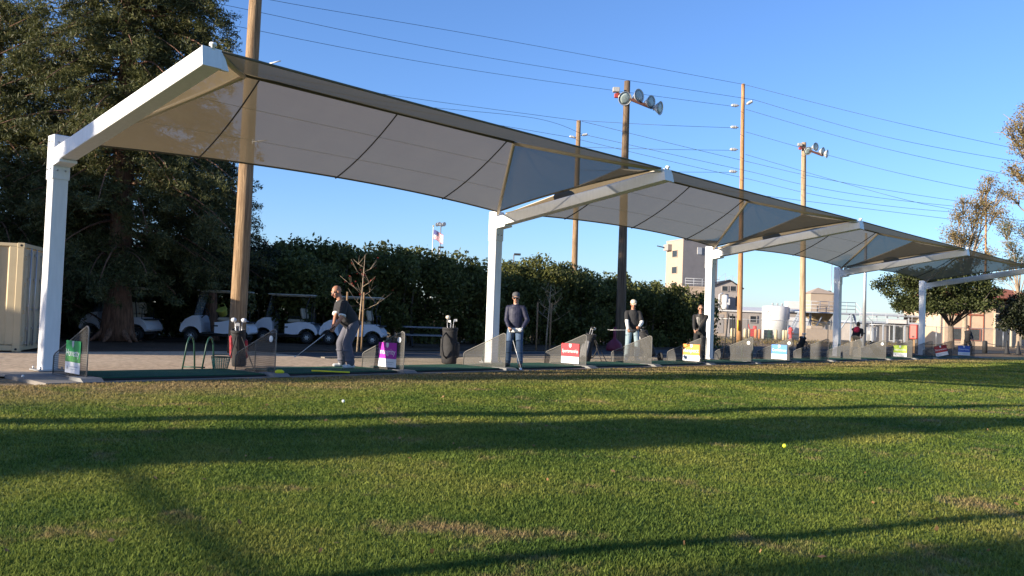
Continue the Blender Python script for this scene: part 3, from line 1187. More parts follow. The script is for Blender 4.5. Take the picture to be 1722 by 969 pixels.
    if cap_mat:
        c = MB()
        c.lathe([(0.090 * k, 0.0), (0.090 * k, 0.035 * k), (0.082 * k, 0.062 * k), (0.06 * k, 0.085 * k), (0.03 * k, 0.097 * k), (0, 0.1 * k)], hp(0, -0.012, 0.038), H @ Vector((0, 0.1, 1)), 20)
        br = []
        for j in range(9):
            a = math.pi * j / 8
            br.append(hp(0.07 * math.cos(a), 0.06 + 0.105 * math.sin(a), 0.045 - 0.012 * math.sin(a)))
        c.prism(br, H @ Vector((0, 0, -0.006 * k)))
        c.build('cap', cap_mat, root)
    # clothes
    fr = Matrix((X, fw, u)).transposed()
    sh = MB()
    hem_ = -0.10 if belly > 1.05 else -0.06
    ell_loft(sh, [(P + u * hem_ * k, 0.172, 0.120 * (0.5 + 0.5 * belly), 0.0), (P + u * 0.02 * k, 0.178, 0.125 * (0.35 + 0.65 * belly), 0.010 * belly), (P + u * 0.14 * k, 0.172 * (0.6 + 0.4 * belly), 0.125 * belly, 0.025 * belly - 0.01),
                  (P + u * 0.26 * k, 0.176 * (0.7 + 0.3 * belly), 0.124 * (0.4 + 0.6 * belly), 0.02 * belly - 0.01), (P + u * 0.37 * k, 0.192, 0.136, 0.0), (P + u * 0.45 * k, 0.184, 0.124, -0.005), (P + u * 0.50 * k, 0.145, 0.104, -0.008), (P + u * 0.555 * k, 0.076, 0.078, -0.002)], fw, k)
    cap(sh, shs[0], P + u * 0.47 * k, 0.064 * k, 0.078 * k)
    cap(sh, shs[1], P + u * 0.47 * k, 0.064 * k, 0.078 * k)
    for i in range(2):
        if sleeve == 'long':
            cap(sh, shs[i], els[i], 0.068 * k, 0.058 * k)
            cap(sh, els[i], lerp(els[i], wrs[i], 0.9), 0.060 * k, 0.044 * k)
        elif sleeve == 'short':
            e = lerp(shs[i], els[i], 0.72)
            cap(sh, shs[i], e, 0.070 * k, 0.072 * k)
    st = remeshed(sh, 'shirt' if sleeve == 'short' else 'jacket', shirt, max(voxel, 0.010), 4, root)
    if sleeve_mat:
        for i in range(2):
            um = MB()
            cap(um, lerp(shs[i], els[i], 0.6), els[i], 0.058 * k, 0.054 * k)
            cap(um, els[i], lerp(els[i], wrs[i], 0.92), 0.055 * k, 0.042 * k)
            remeshed(um, 'undersleeve', sleeve_mat, 0.010, 2, root)
    if cuff:
        for i in range(2):
            e0, e1 = lerp(shs[i], els[i], 0.84), lerp(shs[i], els[i], 0.93)
            MB().tube([e0, e1], [0.077 * k, 0.077 * k], 16).build('sleeve_cuff', cuff, root)
    if collar:
        co = MB()
        co.ball(P + u * 0.535 * k + fw * 0.052 * k, (0.034 * k, 0.018 * k, 0.03 * k), 12, rot=fr)
        co.build('collar', collar, root)
    if under:
        MB().lathe([(0.168 * k, -0.10 * k), (0.175 * k, 0.0)], P + Vector((0, 0, -0.01)), (0, 0, 1), 20).build('shirt_hem', under, root)
    if vest:
        vm = MB()
        vm.ball(P + u * 0.33 * k + fw * -0.085 * k, (0.135 * k, 0.12 * k, 0.20 * k), 16, rot=fr)
        remeshed(vm, 'vest', vest, 0.012, 2, root)
    if glove:
        for i in glove[1]:
            gm = MB()
            hand(gm, wrs[i], (wrs[i] - els[i]), (-1, 1)[i], k * 1.12, grip)
            remeshed(gm, 'glove', glove[0], 0.008, 1, root)
    pm = MB()
    pm.ball(P + Vector((0, -0.005, -0.02)) * k, (0.168 * k, 0.125 * k, 0.125 * k), 18)
    for i in range(2):
        cap(pm, hips[i], kns[i], 0.100 * k * baggy, 0.080 * k * baggy)
        dv = (an2[i] - kns[i])
        cap(pm, kns[i], kns[i] + dv * 0.93, 0.080 * k * baggy, 0.070 * k * baggy)
        for q, (ff, dd_) in enumerate(((0.35, 0.02), (0.62, -0.015), (0.84, 0.018))):
            pp_ = kns[i] + dv * ff + Vector((0, dd_ * k, 0))
            pm.ball(pp_, (0.083 * k * baggy, 0.079 * k * baggy, 0.03 * k), 12)
    remeshed(pm, 'trousers', pants, max(voxel, 0.010), 3, root)
    for i in range(2):
        sm = MB()
        tv = Matrix.Rotation(R(toes[i]), 3, 'Z') @ Vector((0, 1, 0))
        dn = Vector((0, 0, -heel_lift[i]))
        h0 = an2[i] + Vector((0, 0, -0.04 * k)) - tv * 0.045 * k
        t0 = an2[i] + tv * 0.16 * k + Vector((0, 0, -0.05 * k)) + dn * 0.9
        cap(sm, h0, t0, 0.044 * k, 0.036 * k)
        cap(sm, an2[i], lerp(h0, t0, 0.5), 0.048 * k, 0.045 * k)
        o = remeshed(sm, 'shoe', shoes, 0.009, 2, root)
    root['_w'] = 0
    del root['_w']
    R_ = Matrix.Rotation(rot, 3, 'Z')
    return root, [loc + R_ @ w for w in wrs]


def golf_club(label, grip_pt, head_pt, kind='iron', group=None, length=None):
    a, b = Vector(grip_pt), Vector(head_pt)
    d = (b - a).normalized()
    o = thing('golf_club', label, 'golf club', a, 0, group)
    MB().tube([Vector((0, 0, 0)), d * 0.26], [0.013, 0.010], 8).build('grip', BLACK, o)
    MB().tube([d * 0.26, b - a], [0.0075, 0.005], 8).build('shaft', CHROME, o)
    side = d.cross(Vector((0, 0, 1)))
    if side.length < 0.1:
        side = Vector((1, 0, 0))
    side.normalize()
    hm = MB()
    if kind == 'iron':
        e = b - a
        hm.prism([e + side * -0.01, e + d * 0.045 + side * -0.008, e + d * 0.05 + side * 0.075, e + d * -0.005 + side * 0.08], side.cross(d) * 0.014)
    else:
        hm.ball(b - a + d * 0.02 + side * 0.03, (0.055, 0.055, 0.032), 12)
    hm.build('head', CHROME if kind == 'iron' else BLACK, o)
    return o


CHARC = M('charcoal_shirt', (0.028, 0.028, 0.031), 0.85, 0.2, 6, bump=0.3, bscale=14)
GREYTR = M('slate_trousers', (0.10, 0.10, 0.125), 0.85, 0.15, 7, bump=0.3, bscale=12)
SHOEW = M('pale_shoes', (0.55, 0.55, 0.54), 0.6, 0.1, 10)
SHOED = M('dark_shoes', (0.05, 0.045, 0.04), 0.6, 0.1, 10)
NAVY = M('navy_windbreaker', (0.016, 0.018, 0.045), 0.6, 0.2, 6, bump=0.5, bscale=10)
JEANS = M('blue_jeans', (0.06, 0.10, 0.17), 0.85, 0.2, 7, bump=0.3, bscale=14)
JEANSL = M('faded_jeans', (0.24, 0.32, 0.36), 0.85, 0.15, 7, bump=0.3, bscale=14)
LEATHER = M('black_leather', (0.03, 0.028, 0.026), 0.42, 0.2, 6, bump=0.5, bscale=12)
CLOTHW = M('white_cloth', (0.78, 0.77, 0.75), 0.8, 0.04, 7)
CAPD = M('dark_cap', (0.09, 0.09, 0.10), 0.8, 0.15, 10)
CAPC = M('cream_cap', (0.68, 0.60, 0.48), 0.8, 0.06, 10)
HAIRB = M('brown_hair', (0.05, 0.03, 0.018), 0.6, 0.3, 30)
KHAKI = M('khaki_cloth', (0.42, 0.31, 0.19), 0.85, 0.1, 8, bump=0.3, bscale=12)
REDV = M('red_vest', (0.52, 0.02, 0.06), 0.8, 0.1, 8)
BLACKC = M('black_clothes', (0.014, 0.014, 0.016), 0.85, 0.2, 8, bump=0.3, bscale=12)

matz = 0.07
gl = W(5.31, 1.66, matz)
p1, w1 = human('bald golfer in black polo shirt and slate trousers bending over his club', gl, (-0.86, -0.51), 1.82, lean=33, head=(8, 12),
               wl=at(562, 551, 18.08), wr=at(559, 556, 18.1), feet=((-0.23, 0.0), (0.23, 0.02)), shirt=CHARC, sleeve='short', pants=GREYTR, shoes=SHOEW, belly=1.55, baggy=1.18,
               skin=SKINB, cuff=CLOTHW, collar=CLOTHW, voxel=0.008, drop=0.03, toes=(14, -6))
golf_club('steel iron held low by the bald golfer', at(563, 549, 18.02), at(499, 599, 17.75))
p2, w2 = human('man in navy windbreaker, jeans, dark cap and sunglasses resting a club on the mat', gp(864, 617, matz), (-0.22, -0.97), 1.77, lean=4, head=(6, 12),
               wl=(879, 552), wr=(856, 551), rel=0.20, feet=((-0.16, 0.05), (0.15, 0.0)), shirt=NAVY, pants=JEANS, shoes=SHOED, cap_mat=CAPD, shades=True,
               belly=1.12, under=CLOTHW, glove=(CLOTHW, (0,)), collar=CLOTHW, voxel=0.008, toes=(18, -18))
golf_club('dark iron resting under the right hand of the man in navy', at(857, 553, p2.location.y - 0.36), gp(876, 619, 0.08))
p3, w3 = human('man in cream cap, black polo over white sleeves and faded jeans holding a club sideways', gp(1062, 607, 0.05), (0.05, -1.0), 1.86, lean=4, head=(-6, 14),
               wl=(1075, 549.5), wr=(1056, 554), rel=0.30, feet=((-0.15, 0.0), (0.16, 0.04)), shirt=CHARC, sleeve='short', sleeve_mat=CLOTHW, pants=JEANSL, shoes=SHOEW,
               cap_mat=CAPC, belly=1.1, skin=SKINB, voxel=0.009, toes=(16, -16))
golf_club('thin iron held sideways by the man in the cream cap', at(1080, 555.5, p3.location.y - 0.36), at(1025, 555, p3.location.y - 0.36))
p4, w4 = human('man in black leather jacket and sunglasses standing just left of the third post', at(1176, 606, 29.6) * np.array([1, 1, 0]) + np.array([0, 0, 0.0]), (-0.35, -0.94), 1.90, lean=2,
               head=(8, 4), wl=(1173, 557), wr=(1168, 557), rel=0.3, shirt=LEATHER, pants=BLACKC, shoes=SHOED, hair=HAIRB, shades=True, belly=1.15, voxel=0.01)
p5, w5 = human('man bending over in red vest, black sleeves and khaki trousers', W(34.3, 0.75, 0), (0.55, 0.83), 1.82, lean=50, head=(0, 0), wl=at(1453, 561, 40.7),
               wr=at(1449, 566, 39.9), feet=((-0.2, -0.05), (0.2, -0.02)), shirt=BLACKC, pants=KHAKI, shoes=SHOED, hair=HAIRB, vest=REDV, voxel=0.013)
p6, w6 = human('man in all black clothes walking at the far end of the row', W(50.4, 0.9, 0), (0.95, 0.3), 1.78, lean=5, head=(0, 8), wl=at(1634, 571, 52.1), wr=at(1637, 572, 51.2),
               feet=((-0.09, -0.36), (0.09, 0.14)), heel_lift=(0.10, 0.0), shirt=BLACKC, pants=BLACKC, shoes=SHOED, hair=HAIRB, voxel=0.013, grip=False, drop=0.03)


# ================================================================== BAGS AND GEAR
GREYN_ = M('pale_trim', (0.42, 0.42, 0.42), 0.6, 0.1)
def golf_bag(label, loc, rotz, mat, pocket, tilt=(0, 0), h=0.86, legs=False, rim=None, clubs=(), clublabel='', heads=CHROME, lift=0.0, towel=None, wheels=False):
    loc = Vector(loc)
    r = thing('golf_bag', label, 'golf bag', loc, rotz)
    T = Matrix.Rotation(R(tilt[0]), 4, 'X') @ Matrix.Rotation(R(tilt[1]), 4, 'Y')
    Lf = Matrix.Translation((0, 0, lift))

    def put(o):
        o.data.transform(Lf @ T)
        return o
    b = MB()
    # oval body
    rings = [(0.115, 0.0), (0.135, 0.02), (0.14, 0.18), (0.13, 0.45), (0.135, h - 0.08), (0.142, h - 0.02)]
    b.lathe(rings, n=20)
    for v in range(len(b.v)):
        x, y, z = b.v[v]
        b.v[v] = (x * 1.12, y * 0.98 + 0.012 * math.sin(9 * z), z)
    put(b.build('body', mat, r))
    rm = MB()
    rm.lathe([(0.150, h - 0.04), (0.160, h - 0.02), (0.160, h + 0.02), (0.145, h + 0.035), (0.125, h + 0.01), (0.12, h - 0.02)], n=20)
    put(rm.build('rim', rim or mat, r))
    for (cx, cy, cz, sx, sy, sz) in ((0, -0.14, 0.30, 0.11, 0.065, 0.22), (0.14, -0.02, 0.42, 0.055, 0.09, 0.26), (-0.14, -0.02, 0.36, 0.055, 0.09, 0.22)):
        p = MB()
        p.box((cx, cy, cz), (sx * 1.75, sy * 1.8, sz * 1.9), ch=min(sx, sy) * 0.6)
        put(p.build('pocket', pocket, r))
    for q in range(2):
        tm_ = MB()
        tm_.tube([(-0.10 + 0.05 * q, -0.150 - 0.045, h * 0.62), (-0.05 + 0.05 * q, -0.16 - 0.045, h * 0.48), (0.0 + 0.05 * q, -0.16 - 0.04, h * 0.36)], 0.008, 6)
        put(tm_.build('zip_trim', GREYN_, r))
    s = MB()
    s.tube([(0.03, 0.14, h - 0.1), (0.05, 0.25, h - 0.2), (0.05, 0.28, h * 0.5), (0.03, 0.22, 0.22), (0.0, 0.13, 0.14)], 0.018, 6)
    put(s.build('strap', BLACKF, r))
    if towel:
        tw = MB()
        tw.grid(lambda u, v: (-0.10 + 0.16 * u, -0.20 - 0.02 * math.sin(7 * u) - 0.02 * math.sin(math.pi * v), h - 0.05 - 0.5 * v * (0.8 + 0.2 * math.sin(5 * u))), 8, 8)
        put(tw.build('towel', towel, r, fixn=False))
    if legs:
        for sx in (-1, 1):
            l_ = MB()
            l_.tube([(sx * 0.06, 0.14, h * 0.86), (sx * 0.30, 0.45 + 0.25, -0.03)], 0.011, 6)
            put(l_.build('leg', BLACK, r))
    Rz = Matrix.Rotation(rotz, 4, 'Z')
    for j, (cx, cy, up, kind) in enumerate(clubs):
        p0 = Vector((cx * 0.6, cy * 0.6, h - 0.35))
        p1 = Vector((cx, cy, h + up))
        a, bb = [loc + (Rz @ Lf @ T @ p) for p in (p0, p1)]
        d = (bb - a).normalized()
        o = thing('golf_club', clublabel + (' with a knitted head cover' if kind == 'cover' else ''), 'golf club', a, 0, 'clubs standing in ' + clublabel.split('standing in ')[-1])
        MB().tube([Vector((0, 0, 0)), bb - a], 0.0065, 6).build('shaft', CHROME, o)
        hm = MB()
        e = bb - a
        sd = Vector((math.cos(j * 2.4), math.sin(j * 2.4), 0.15)).normalized()
        if kind == 'iron':
            hm.prism([e - d * 0.01, e + d * 0.05, e + d * 0.045 + sd * 0.08, e - d * 0.015 + sd * 0.085], d.cross(sd) * 0.016)
            hm.build('head', CHROME, o)
        else:
            hm.ball(e + d * 0.02 + sd * 0.035, (0.062, 0.055, 0.05) if kind == 'cover' else (0.055, 0.055, 0.035), 12)
            hm.build('head_cover' if kind == 'cover' else 'head', heads if kind == 'cover' else BLACK, o)
    return r


REDBAG = M('dark_red_nylon', (0.20, 0.012, 0.02), 0.7, 0.4, 7, bump=0.3, bscale=20, col2=(0.34, 0.02, 0.035))
GREYN = M('grey_nylon', (0.20, 0.20, 0.21), 0.7, 0.2, 8)
SILVER = M('silver_cover', (0.62, 0.64, 0.68), 0.5, 0.08, 8)
CREAM = M('cream_cover', (0.66, 0.58, 0.46), 0.7, 0.1, 8)
golf_bag('red and black stand bag with silver head covers behind the shaded divider', gp(402, 615.5), R(200), BLACKF, REDBAG, tilt=(-9, 4), legs=True, rim=BLACKF,
         clubs=((-0.08, 0.0, 0.20, 'cover'), (0.07, 0.03, 0.22, 'cover'), (0.0, -0.06, 0.12, 'iron'), (0.05, -0.05, 0.10, 'iron'), (-0.03, 0.07, 0.13, 'iron')),
         clublabel='club standing in the red and black bag', heads=SILVER, h=0.76)
bb_ = golf_bag('black golf bag standing upright in the bay right of the purple sign', gp(755, 612), R(160), BLACKF, BLACKF, h=0.90,
         clubs=((-0.09, 0.0, 0.20, 'iron'), (-0.03, 0.04, 0.17, 'iron'), (-0.06, -0.06, 0.19, 'iron'), (0.09, 0.02, 0.27, 'cover'), (0.03, -0.05, 0.16, 'wood')),
         clublabel='club standing in the black bag right of the purple sign', heads=CREAM)
golf_bag('small black stand bag on thin legs behind the bright red sign', gp(984, 609), R(250), BLACKF, GREYN, tilt=(-12, 4), legs=True, h=0.84,
         clubs=((-0.05, 0.0, 0.16, 'cover'), (0.06, 0.03, 0.20, 'wood'), (0.03, -0.05, 0.14, 'iron')), clublabel='club standing in the small black stand bag', heads=CREAM)
bb_.scale = (1.3, 1.25, 1.0)
# trolley bag
tb = golf_bag('black trolley bag with a white towel beside the man in the cream cap', gp(1096, 608, 0.0), R(205), BLACKF, BLACKF, tilt=(24, 10), h=0.84, lift=0.16, towel=CLOTHW,
              clubs=((-0.05, 0.0, 0.14, 'wood'), (0.06, 0.03, 0.12, 'wood'), (0.0, -0.06, 0.12, 'iron')), clublabel='club standing in the black trolley bag')
tr = thing('golf_trolley', 'two wheeled trolley carrying the black bag with the towel', 'trolley', gp(1096, 608, 0.0), R(205))
for sx in (-1, 1):
    wm = MB().lathe([(0.10, -0.02), (0.145, -0.022), (0.15, 0), (0.145, 0.022), (0.10, 0.02)], (sx * 0.29, 0.05, 0.15), (1, 0, 0), 20)
    wheel = wm.build('wheel', BLACK, tr)
    hb = MB().lathe([(0.02, -0.025), (0.03, 0), (0.02, 0.025)], (sx * 0.29, 0.05, 0.15), (1, 0, 0), 10)
    for a in range(6):
        aa = a * math.pi / 3
        hb.tube([(sx * 0.29, 0.05, 0.15), (sx * 0.29, 0.05 + 0.11 * math.cos(aa), 0.15 + 0.11 * math.sin(aa))], 0.006, 5)
    hb.build('hub', GREYN, wheel)
fm = MB()
fm.tube([(-0.29, 0.05, 0.15), (0.29, 0.05, 0.15)], 0.012, 6)
fm.tube([(0, 0.05, 0.15), (0, -0.10, 0.10), (0, -0.62, 1.0), (0, -0.72, 1.02)], 0.014, 6)
fm.tube([(-0.29, 0.05, 0.15), (0, -0.30, 0.5), (0.29, 0.05, 0.15)], 0.010, 6)
fm.build('frame', GREYN, tr)
golf_bag('black golf bag leaning by the dark lower half of the wooden light pole', gp(1344, 597), R(230), BLACKF, BLACKF, tilt=(-14, 8), h=0.84, legs=True,
         clubs=((-0.05, 0.0, 0.16, 'cover'), (0.06, 0.03, 0.18, 'iron'), (0.0, -0.06, 0.14, 'iron')), clublabel='club standing in the black bag by the light pole', heads=CREAM)
golf_bag('black golf bag tipped over sharply beside the lime green sign', gp(1484, 602), R(215), BLACKF, BLACKF, tilt=(8, 52), h=0.95, legs=False,
         clubs=((-0.05, 0.0, 0.18, 'wood'), (0.06, 0.03, 0.2, 'iron')), clublabel='club standing in the tipped black bag')

# racks: two hoops joined by a bar
rk = thing('bag_rack', 'dark green bag rack of two hoops beside the wire ball basket', 'rack', gp(334, 622), 0, 'metal bag racks along the bays')
for k, sx in enumerate((-0.19, 0.19)):
    h_ = MB()
    h_.tube([(sx - 0.07, -0.17, 0.0), (sx - 0.01, -0.14, 0.50), (sx + 0.005, -0.09, 0.61), (sx + 0.01, 0.0, 0.645), (sx + 0.02, 0.09, 0.61), (sx + 0.03, 0.14, 0.50), (sx + 0.05, 0.17, 0.0)], 0.017, 8)
    h_.build('hoop', DKGREEN, rk)
MB().tube([(-0.25, -0.165, 0.06), (0.18, -0.165, 0.06)], 0.014, 6).build('cross_bar', DKGREEN, rk)
RACKS = [(gp(826, 609), 'dark bag rack seen through the divider in front of the second post', 0.95), (gp(1403, 601.5), 'dark bag rack at the foot of the fourth post', 0.95),
         (gp(1256, 606), 'dark bag rack behind the divider with a white disc right of the third post', 0.9)]
for p, lab, k in RACKS:
    dup(rk, p, 0.1, lab, None, (1, 1, k))
TR = thing('tall_bag_stand', 'tall thin black three legged stand right of the third white post', 'stand', gp(1226, 602), 0.2)
for a, b in (((-0.25, 0, 0), (-0.06, 0.0, 1.72)), ((0.12, -0.05, 0), (0.10, 0, 1.70)), ((0.30, 0.1, 0), (0.22, 0.05, 1.6))):
    MB().tube([a, b], 0.022, 6).build('leg', BLACK, TR)
MB().tube([(-0.06, 0, 1.62), (0.22, 0.05, 1.55)], 0.02, 6).build('cross_bar', BLACK, TR)

bk = thing('ball_basket', 'green wire ball basket on the ground by the bag rack', 'basket', gp(370, 624.5, 0.02), 0)
wb = MB()
for j in range(9):
    z = 0.01 + j * 0.032
    rr = 0.125 + 0.045 * j / 8
    wb.tube([(rr * math.cos(a * math.pi / 12), rr * math.sin(a * math.pi / 12), z) for a in range(25)], 0.0045, 5)
for a in range(22):
    an = a * 2 * math.pi / 22
    wb.tube([(0.0, 0, 0.01), (0.125 * math.cos(an), 0.125 * math.sin(an), 0.01), (0.17 * math.cos(an), 0.17 * math.sin(an), 0.27)], 0.0045, 5)
wb.build('wire_body', M('basket_green', (0.02, 0.20, 0.14), 0.45, 0.1), bk)
MB().tube([(0.172 * math.cos(a * math.pi / 14), 0.172 * math.sin(a * math.pi / 14), 0.272) for a in range(29)], 0.010, 6).build('rim', DKGREEN, bk)
MB().tube([(0.17 * math.cos(a * math.pi / 10), 0.02, 0.272 + 0.02 + 0.03 * math.sin(a * math.pi / 10)) for a in range(11)], 0.007, 6).build('handle', DKGREEN, bk)

YEL = M('yellow_plastic', (0.75, 0.72, 0.03), 0.5, 0.05)
solo('alignment_stick', MB().tube([(0, 0, 0), Vector(gp(588, 626.2, 0.095)) - Vector(gp(524, 623.5, 0.095))], 0.014, 8), YEL, 'long yellow stick lying across the mat at the golfer\'s feet', 'stick', gp(524, 623.5, 0.095))
solo('ball_tray', MB().box((0, 0, 0), (0.16, 0.10, 0.05), ch=0.015).box((0, 0, 0.028), (0.1, 0.05, 0.02), ch=0.006), YEL, 'small yellow marker on the mat right of the shaded divider', 'marker', gp(470, 625.5, 0.10), 0.4)
DIMW = M('ball_white', (0.75, 0.75, 0.73), 0.4, 0.02)
YB = M('ball_yellow', (0.75, 0.80, 0.05), 0.4, 0.03)


def golf_ball(p, m, lab):
    solo('golf_ball', MB().ball((0, 0, 0.018), 0.0215, 14), m, lab, 'golf ball', p)


def lawn_pt(u, v):
    p = gp(u, v, -0.04)
    q = p[:2] - P0
    p[2] = float(lawn_z(q @ N2, q @ D2)) + 0.012
    return p


golf_ball(lawn_pt(1319, 763), YB, 'bright yellow golf ball lying in the middle of the lawn')
golf_ball(lawn_pt(577, 685), DIMW, 'white golf ball on sunlit grass in front of the bald golfer')
golf_ball(lawn_pt(38, 640), DIMW, 'white golf ball at the lawn edge left of the nearest post')
for k, (u, v, lab) in enumerate(((1182, 608, 'small yellow ball at the foot of the third post'), (1238, 606, 'white ball on the mat right of the third post'))):
    golf_ball(gp(u, v, 0.07), YB if k == 0 else DIMW, lab)

# ================================================================== GOLF CARTS (local +y = forward)
CARTW = M('cart_white_paint', (0.72, 0.72, 0.76), 0.3, 0.03, 3)
BEIGE = M('beige_vinyl', (0.42, 0.36, 0.27), 0.6, 0.08, 8)
CARTD = M('cart_dark_plastic', (0.03, 0.03, 0.032), 0.6, 0.15, 6)
ROOFM = M('cart_roof_beige', (0.50, 0.46, 0.38), 0.5, 0.05, 4)


def arch(cy, r, a0, a1, n=9):
    return [(cy + r * math.cos(R(a0 + (a1 - a0) * i / n)), 0.23 + r * math.sin(R(a0 + (a1 - a0) * i / n))) for i in range(n + 1)]


ct = thing('golf_cart', 'white golf cart half hidden behind the redwood trunk', 'golf cart', (0, 0, 0), 0, 'white golf carts parked before the hedge')
side = lambda poly, x0: [(x0, y, z) for y, z in poly]
rear = [(-1.20, 0.40), (-1.16, 0.55), (-1.02, 0.72), (-0.80, 0.80), (-0.45, 0.80), (-0.15, 0.74), (0.02, 0.72), (0.02, 0.36), (-0.28, 0.33)] + arch(-0.80, 0.34, 20, 160)[0:] + [(-1.15, 0.34)]
MB().prism(side(rear, -0.58), (1.16, 0, 0)).build('rear_body', CARTW, ct)
front = [(1.20, 0.42), (1.16, 0.62), (1.02, 0.80), (0.80, 0.92), (0.58, 0.94), (0.50, 0.70), (0.46, 0.36)] + arch(0.82, 0.33, 160, 20) + [(1.18, 0.36)]
MB().prism(side(front, -0.56), (1.12, 0, 0)).build('front_cowl', CARTW, ct)
hl = MB()
for sx in (-1, 1):
    o = MB().ball((sx * 0.38, 1.14, 0.62), (0.10, 0.05, 0.06), 12).build('headlight', M('headlight_lens', (0.6, 0.62, 0.65), 0.15, 0.03), ct)
MB().box((0, 0.22, 0.33), (1.12, 0.62, 0.07), ch=0.02).box((0, 0.0, 0.27), (0.7, 2.1, 0.08)).build('floor', CARTD, ct)
st = MB().box((0, -0.30, 0.84), (1.08, 0.50, 0.12), ch=0.04).build('seat', BEIGE, ct)
for sx in (-0.28, 0.28):
    MB().box((sx, -0.58, 1.12), (0.46, 0.10, 0.40), (R(-12), 0, 0), ch=0.04).build('backrest', BEIGE, ct)
MB().box((0, -0.17, 1.80), (1.14, 1.72, 0.05), ch=0.02).box((0, -0.17, 1.76), (1.0, 1.5, 0.04), ch=0.015).build('roof', ROOFM, ct)
for sx in (-1, 1):
    MB().tube([(sx * 0.5, 0.76, 0.90), (sx * 0.49, 0.56, 1.77)], 0.018, 8).build('roof_strut', CARTD, ct)
    MB().tube([(sx * 0.52, -0.80, 0.75), (sx * 0.5, -0.72, 1.3), (sx * 0.49, -0.86, 1.77)], 0.018, 8).build('roof_strut', CARTD, ct)
    MB().tube([(sx * 0.54, -0.08, 0.85), (sx * 0.54, -0.1, 0.98), (sx * 0.54, -0.5, 0.98), (sx * 0.54, -0.55, 0.85)], 0.014, 6).build('arm_rail', CARTD, ct)
MB().prism([(-0.47, 0.765, 0.93), (0.47, 0.765, 0.93), (0.47, 0.575, 1.74), (-0.47, 0.575, 1.74)], (0, 0.006, 0.002)).build('windscreen', GLASS, ct)
sw = MB()
sw.tube([(-0.28 + 0.17 * math.cos(a * math.pi / 10), 0.36 + 0.07 * math.sin(a * math.pi / 10), 1.05 + 0.155 * math.sin(a * math.pi / 10)) for a in range(21)], 0.014, 6)
sw.tube([(-0.28, 0.36, 1.05), (-0.28, 0.56, 0.85)], 0.018, 6)
sw.build('steering_wheel', CARTD, ct)
br = MB()
br.box((0, -1.04, 0.74), (0.95, 0.24, 0.05), ch=0.015)
br.tube([(-0.42, -0.92, 1.12), (0.42, -0.92, 1.12)], 0.014, 6)
for sx in (-0.42, 0.42):
    br.tube([(sx, -0.92, 0.75), (sx, -0.92, 1.12)], 0.014, 6)
br.build('bag_rack', CARTD, ct)
bdg = MB().box((0.585, -0.02, 0.60), (0.006, 0.16, 0.05)).box((-0.585, -0.02, 0.60), (0.006, 0.16, 0.05)).build('badge', CARTD, ct)
for y in (-0.80, 0.82):
    for sx in (-1, 1):
        wl_ = MB().lathe([(0.13, -0.085), (0.20, -0.09), (0.228, -0.06), (0.23, 0.06), (0.20, 0.09), (0.13, 0.085)], (sx * 0.50, y, 0.23), (1, 0, 0), 24).build('wheel', BLACK, ct)
        rm = MB()
        rm.lathe([(0.135, 0.06), (0.13, 0.088), (0.11, 0.075), (0.05, 0.09), (0.0, 0.095)], (sx * 0.50, y, 0.23), (sx, 0, 0), 24)
        for a in range(6):
            aa = a * math.pi / 3
            rm.box((sx * 0.587, y + 0.08 * math.cos(aa), 0.23 + 0.08 * math.sin(aa)), (0.012, 0.028, 0.028))
        rm.build('rim', STEEL, wl_)
CARTS = [(gp(203, 571.0), 86, None), (gp(368, 576.0), 93, 'white golf cart behind the thick wooden pole, front to the left of it'),
         (gp(484, 576.0), 92, 'white golf cart between the thick wooden pole and the bald golfer'), (gp(594, 580.0), 90, 'white golf cart directly behind the bald golfer and staked tree')]
for i, (p, a, lab) in enumerate(CARTS):
    o = ct if i == 0 else copy_tree(ct)
    o.location = (p[0], p[1], -0.01)
    o.rotation_euler = (0, 0, R(a))
    if lab:
        o['label'] = lab
# yellow-green basket hanging in cart 2
hp_ = at(376, 531, 28.9)
hb = MB()
hb.lathe([(0.10, 0.0), (0.13, 0.02), (0.17, 0.22), (0.18, 0.24), (0.165, 0.24)], (0, 0, 0), (-0.15, -0.5, 0.85), 18)
hb.tube([(-0.16, -0.1, 0.2), (-0.1, -0.15, 0.36), (0.05, -0.18, 0.40), (0.14, -0.12, 0.22)], 0.008, 6)
solo('ball_bucket', hb, M('olive_plastic', (0.30, 0.30, 0.05), 0.5, 0.1), 'olive yellow bucket hanging in the golf cart by the thick wooden pole', 'bucket', hp_)

# ================================================================== SHIPPING CONTAINER
CONT = M('container_paint', (0.50, 0.40, 0.24), 0.55, 0.06, 2)
CONTD = M('container_door_paint', (0.47, 0.40, 0.27), 0.55, 0.06, 2)
c0 = gp(32, 592)
ex = Vector((0.97, 0.243, 0)).normalized()       # long side
cr = math.atan2(ex[1], ex[0])
ctn = thing('shipping_container', 'tan steel shipping container with locking bars, at the left edge behind the first post', 'container', (c0[0], c0[1], 0), cr)
CL, CW_, CH_ = 6.06, 2.44, 2.60
b = MB()
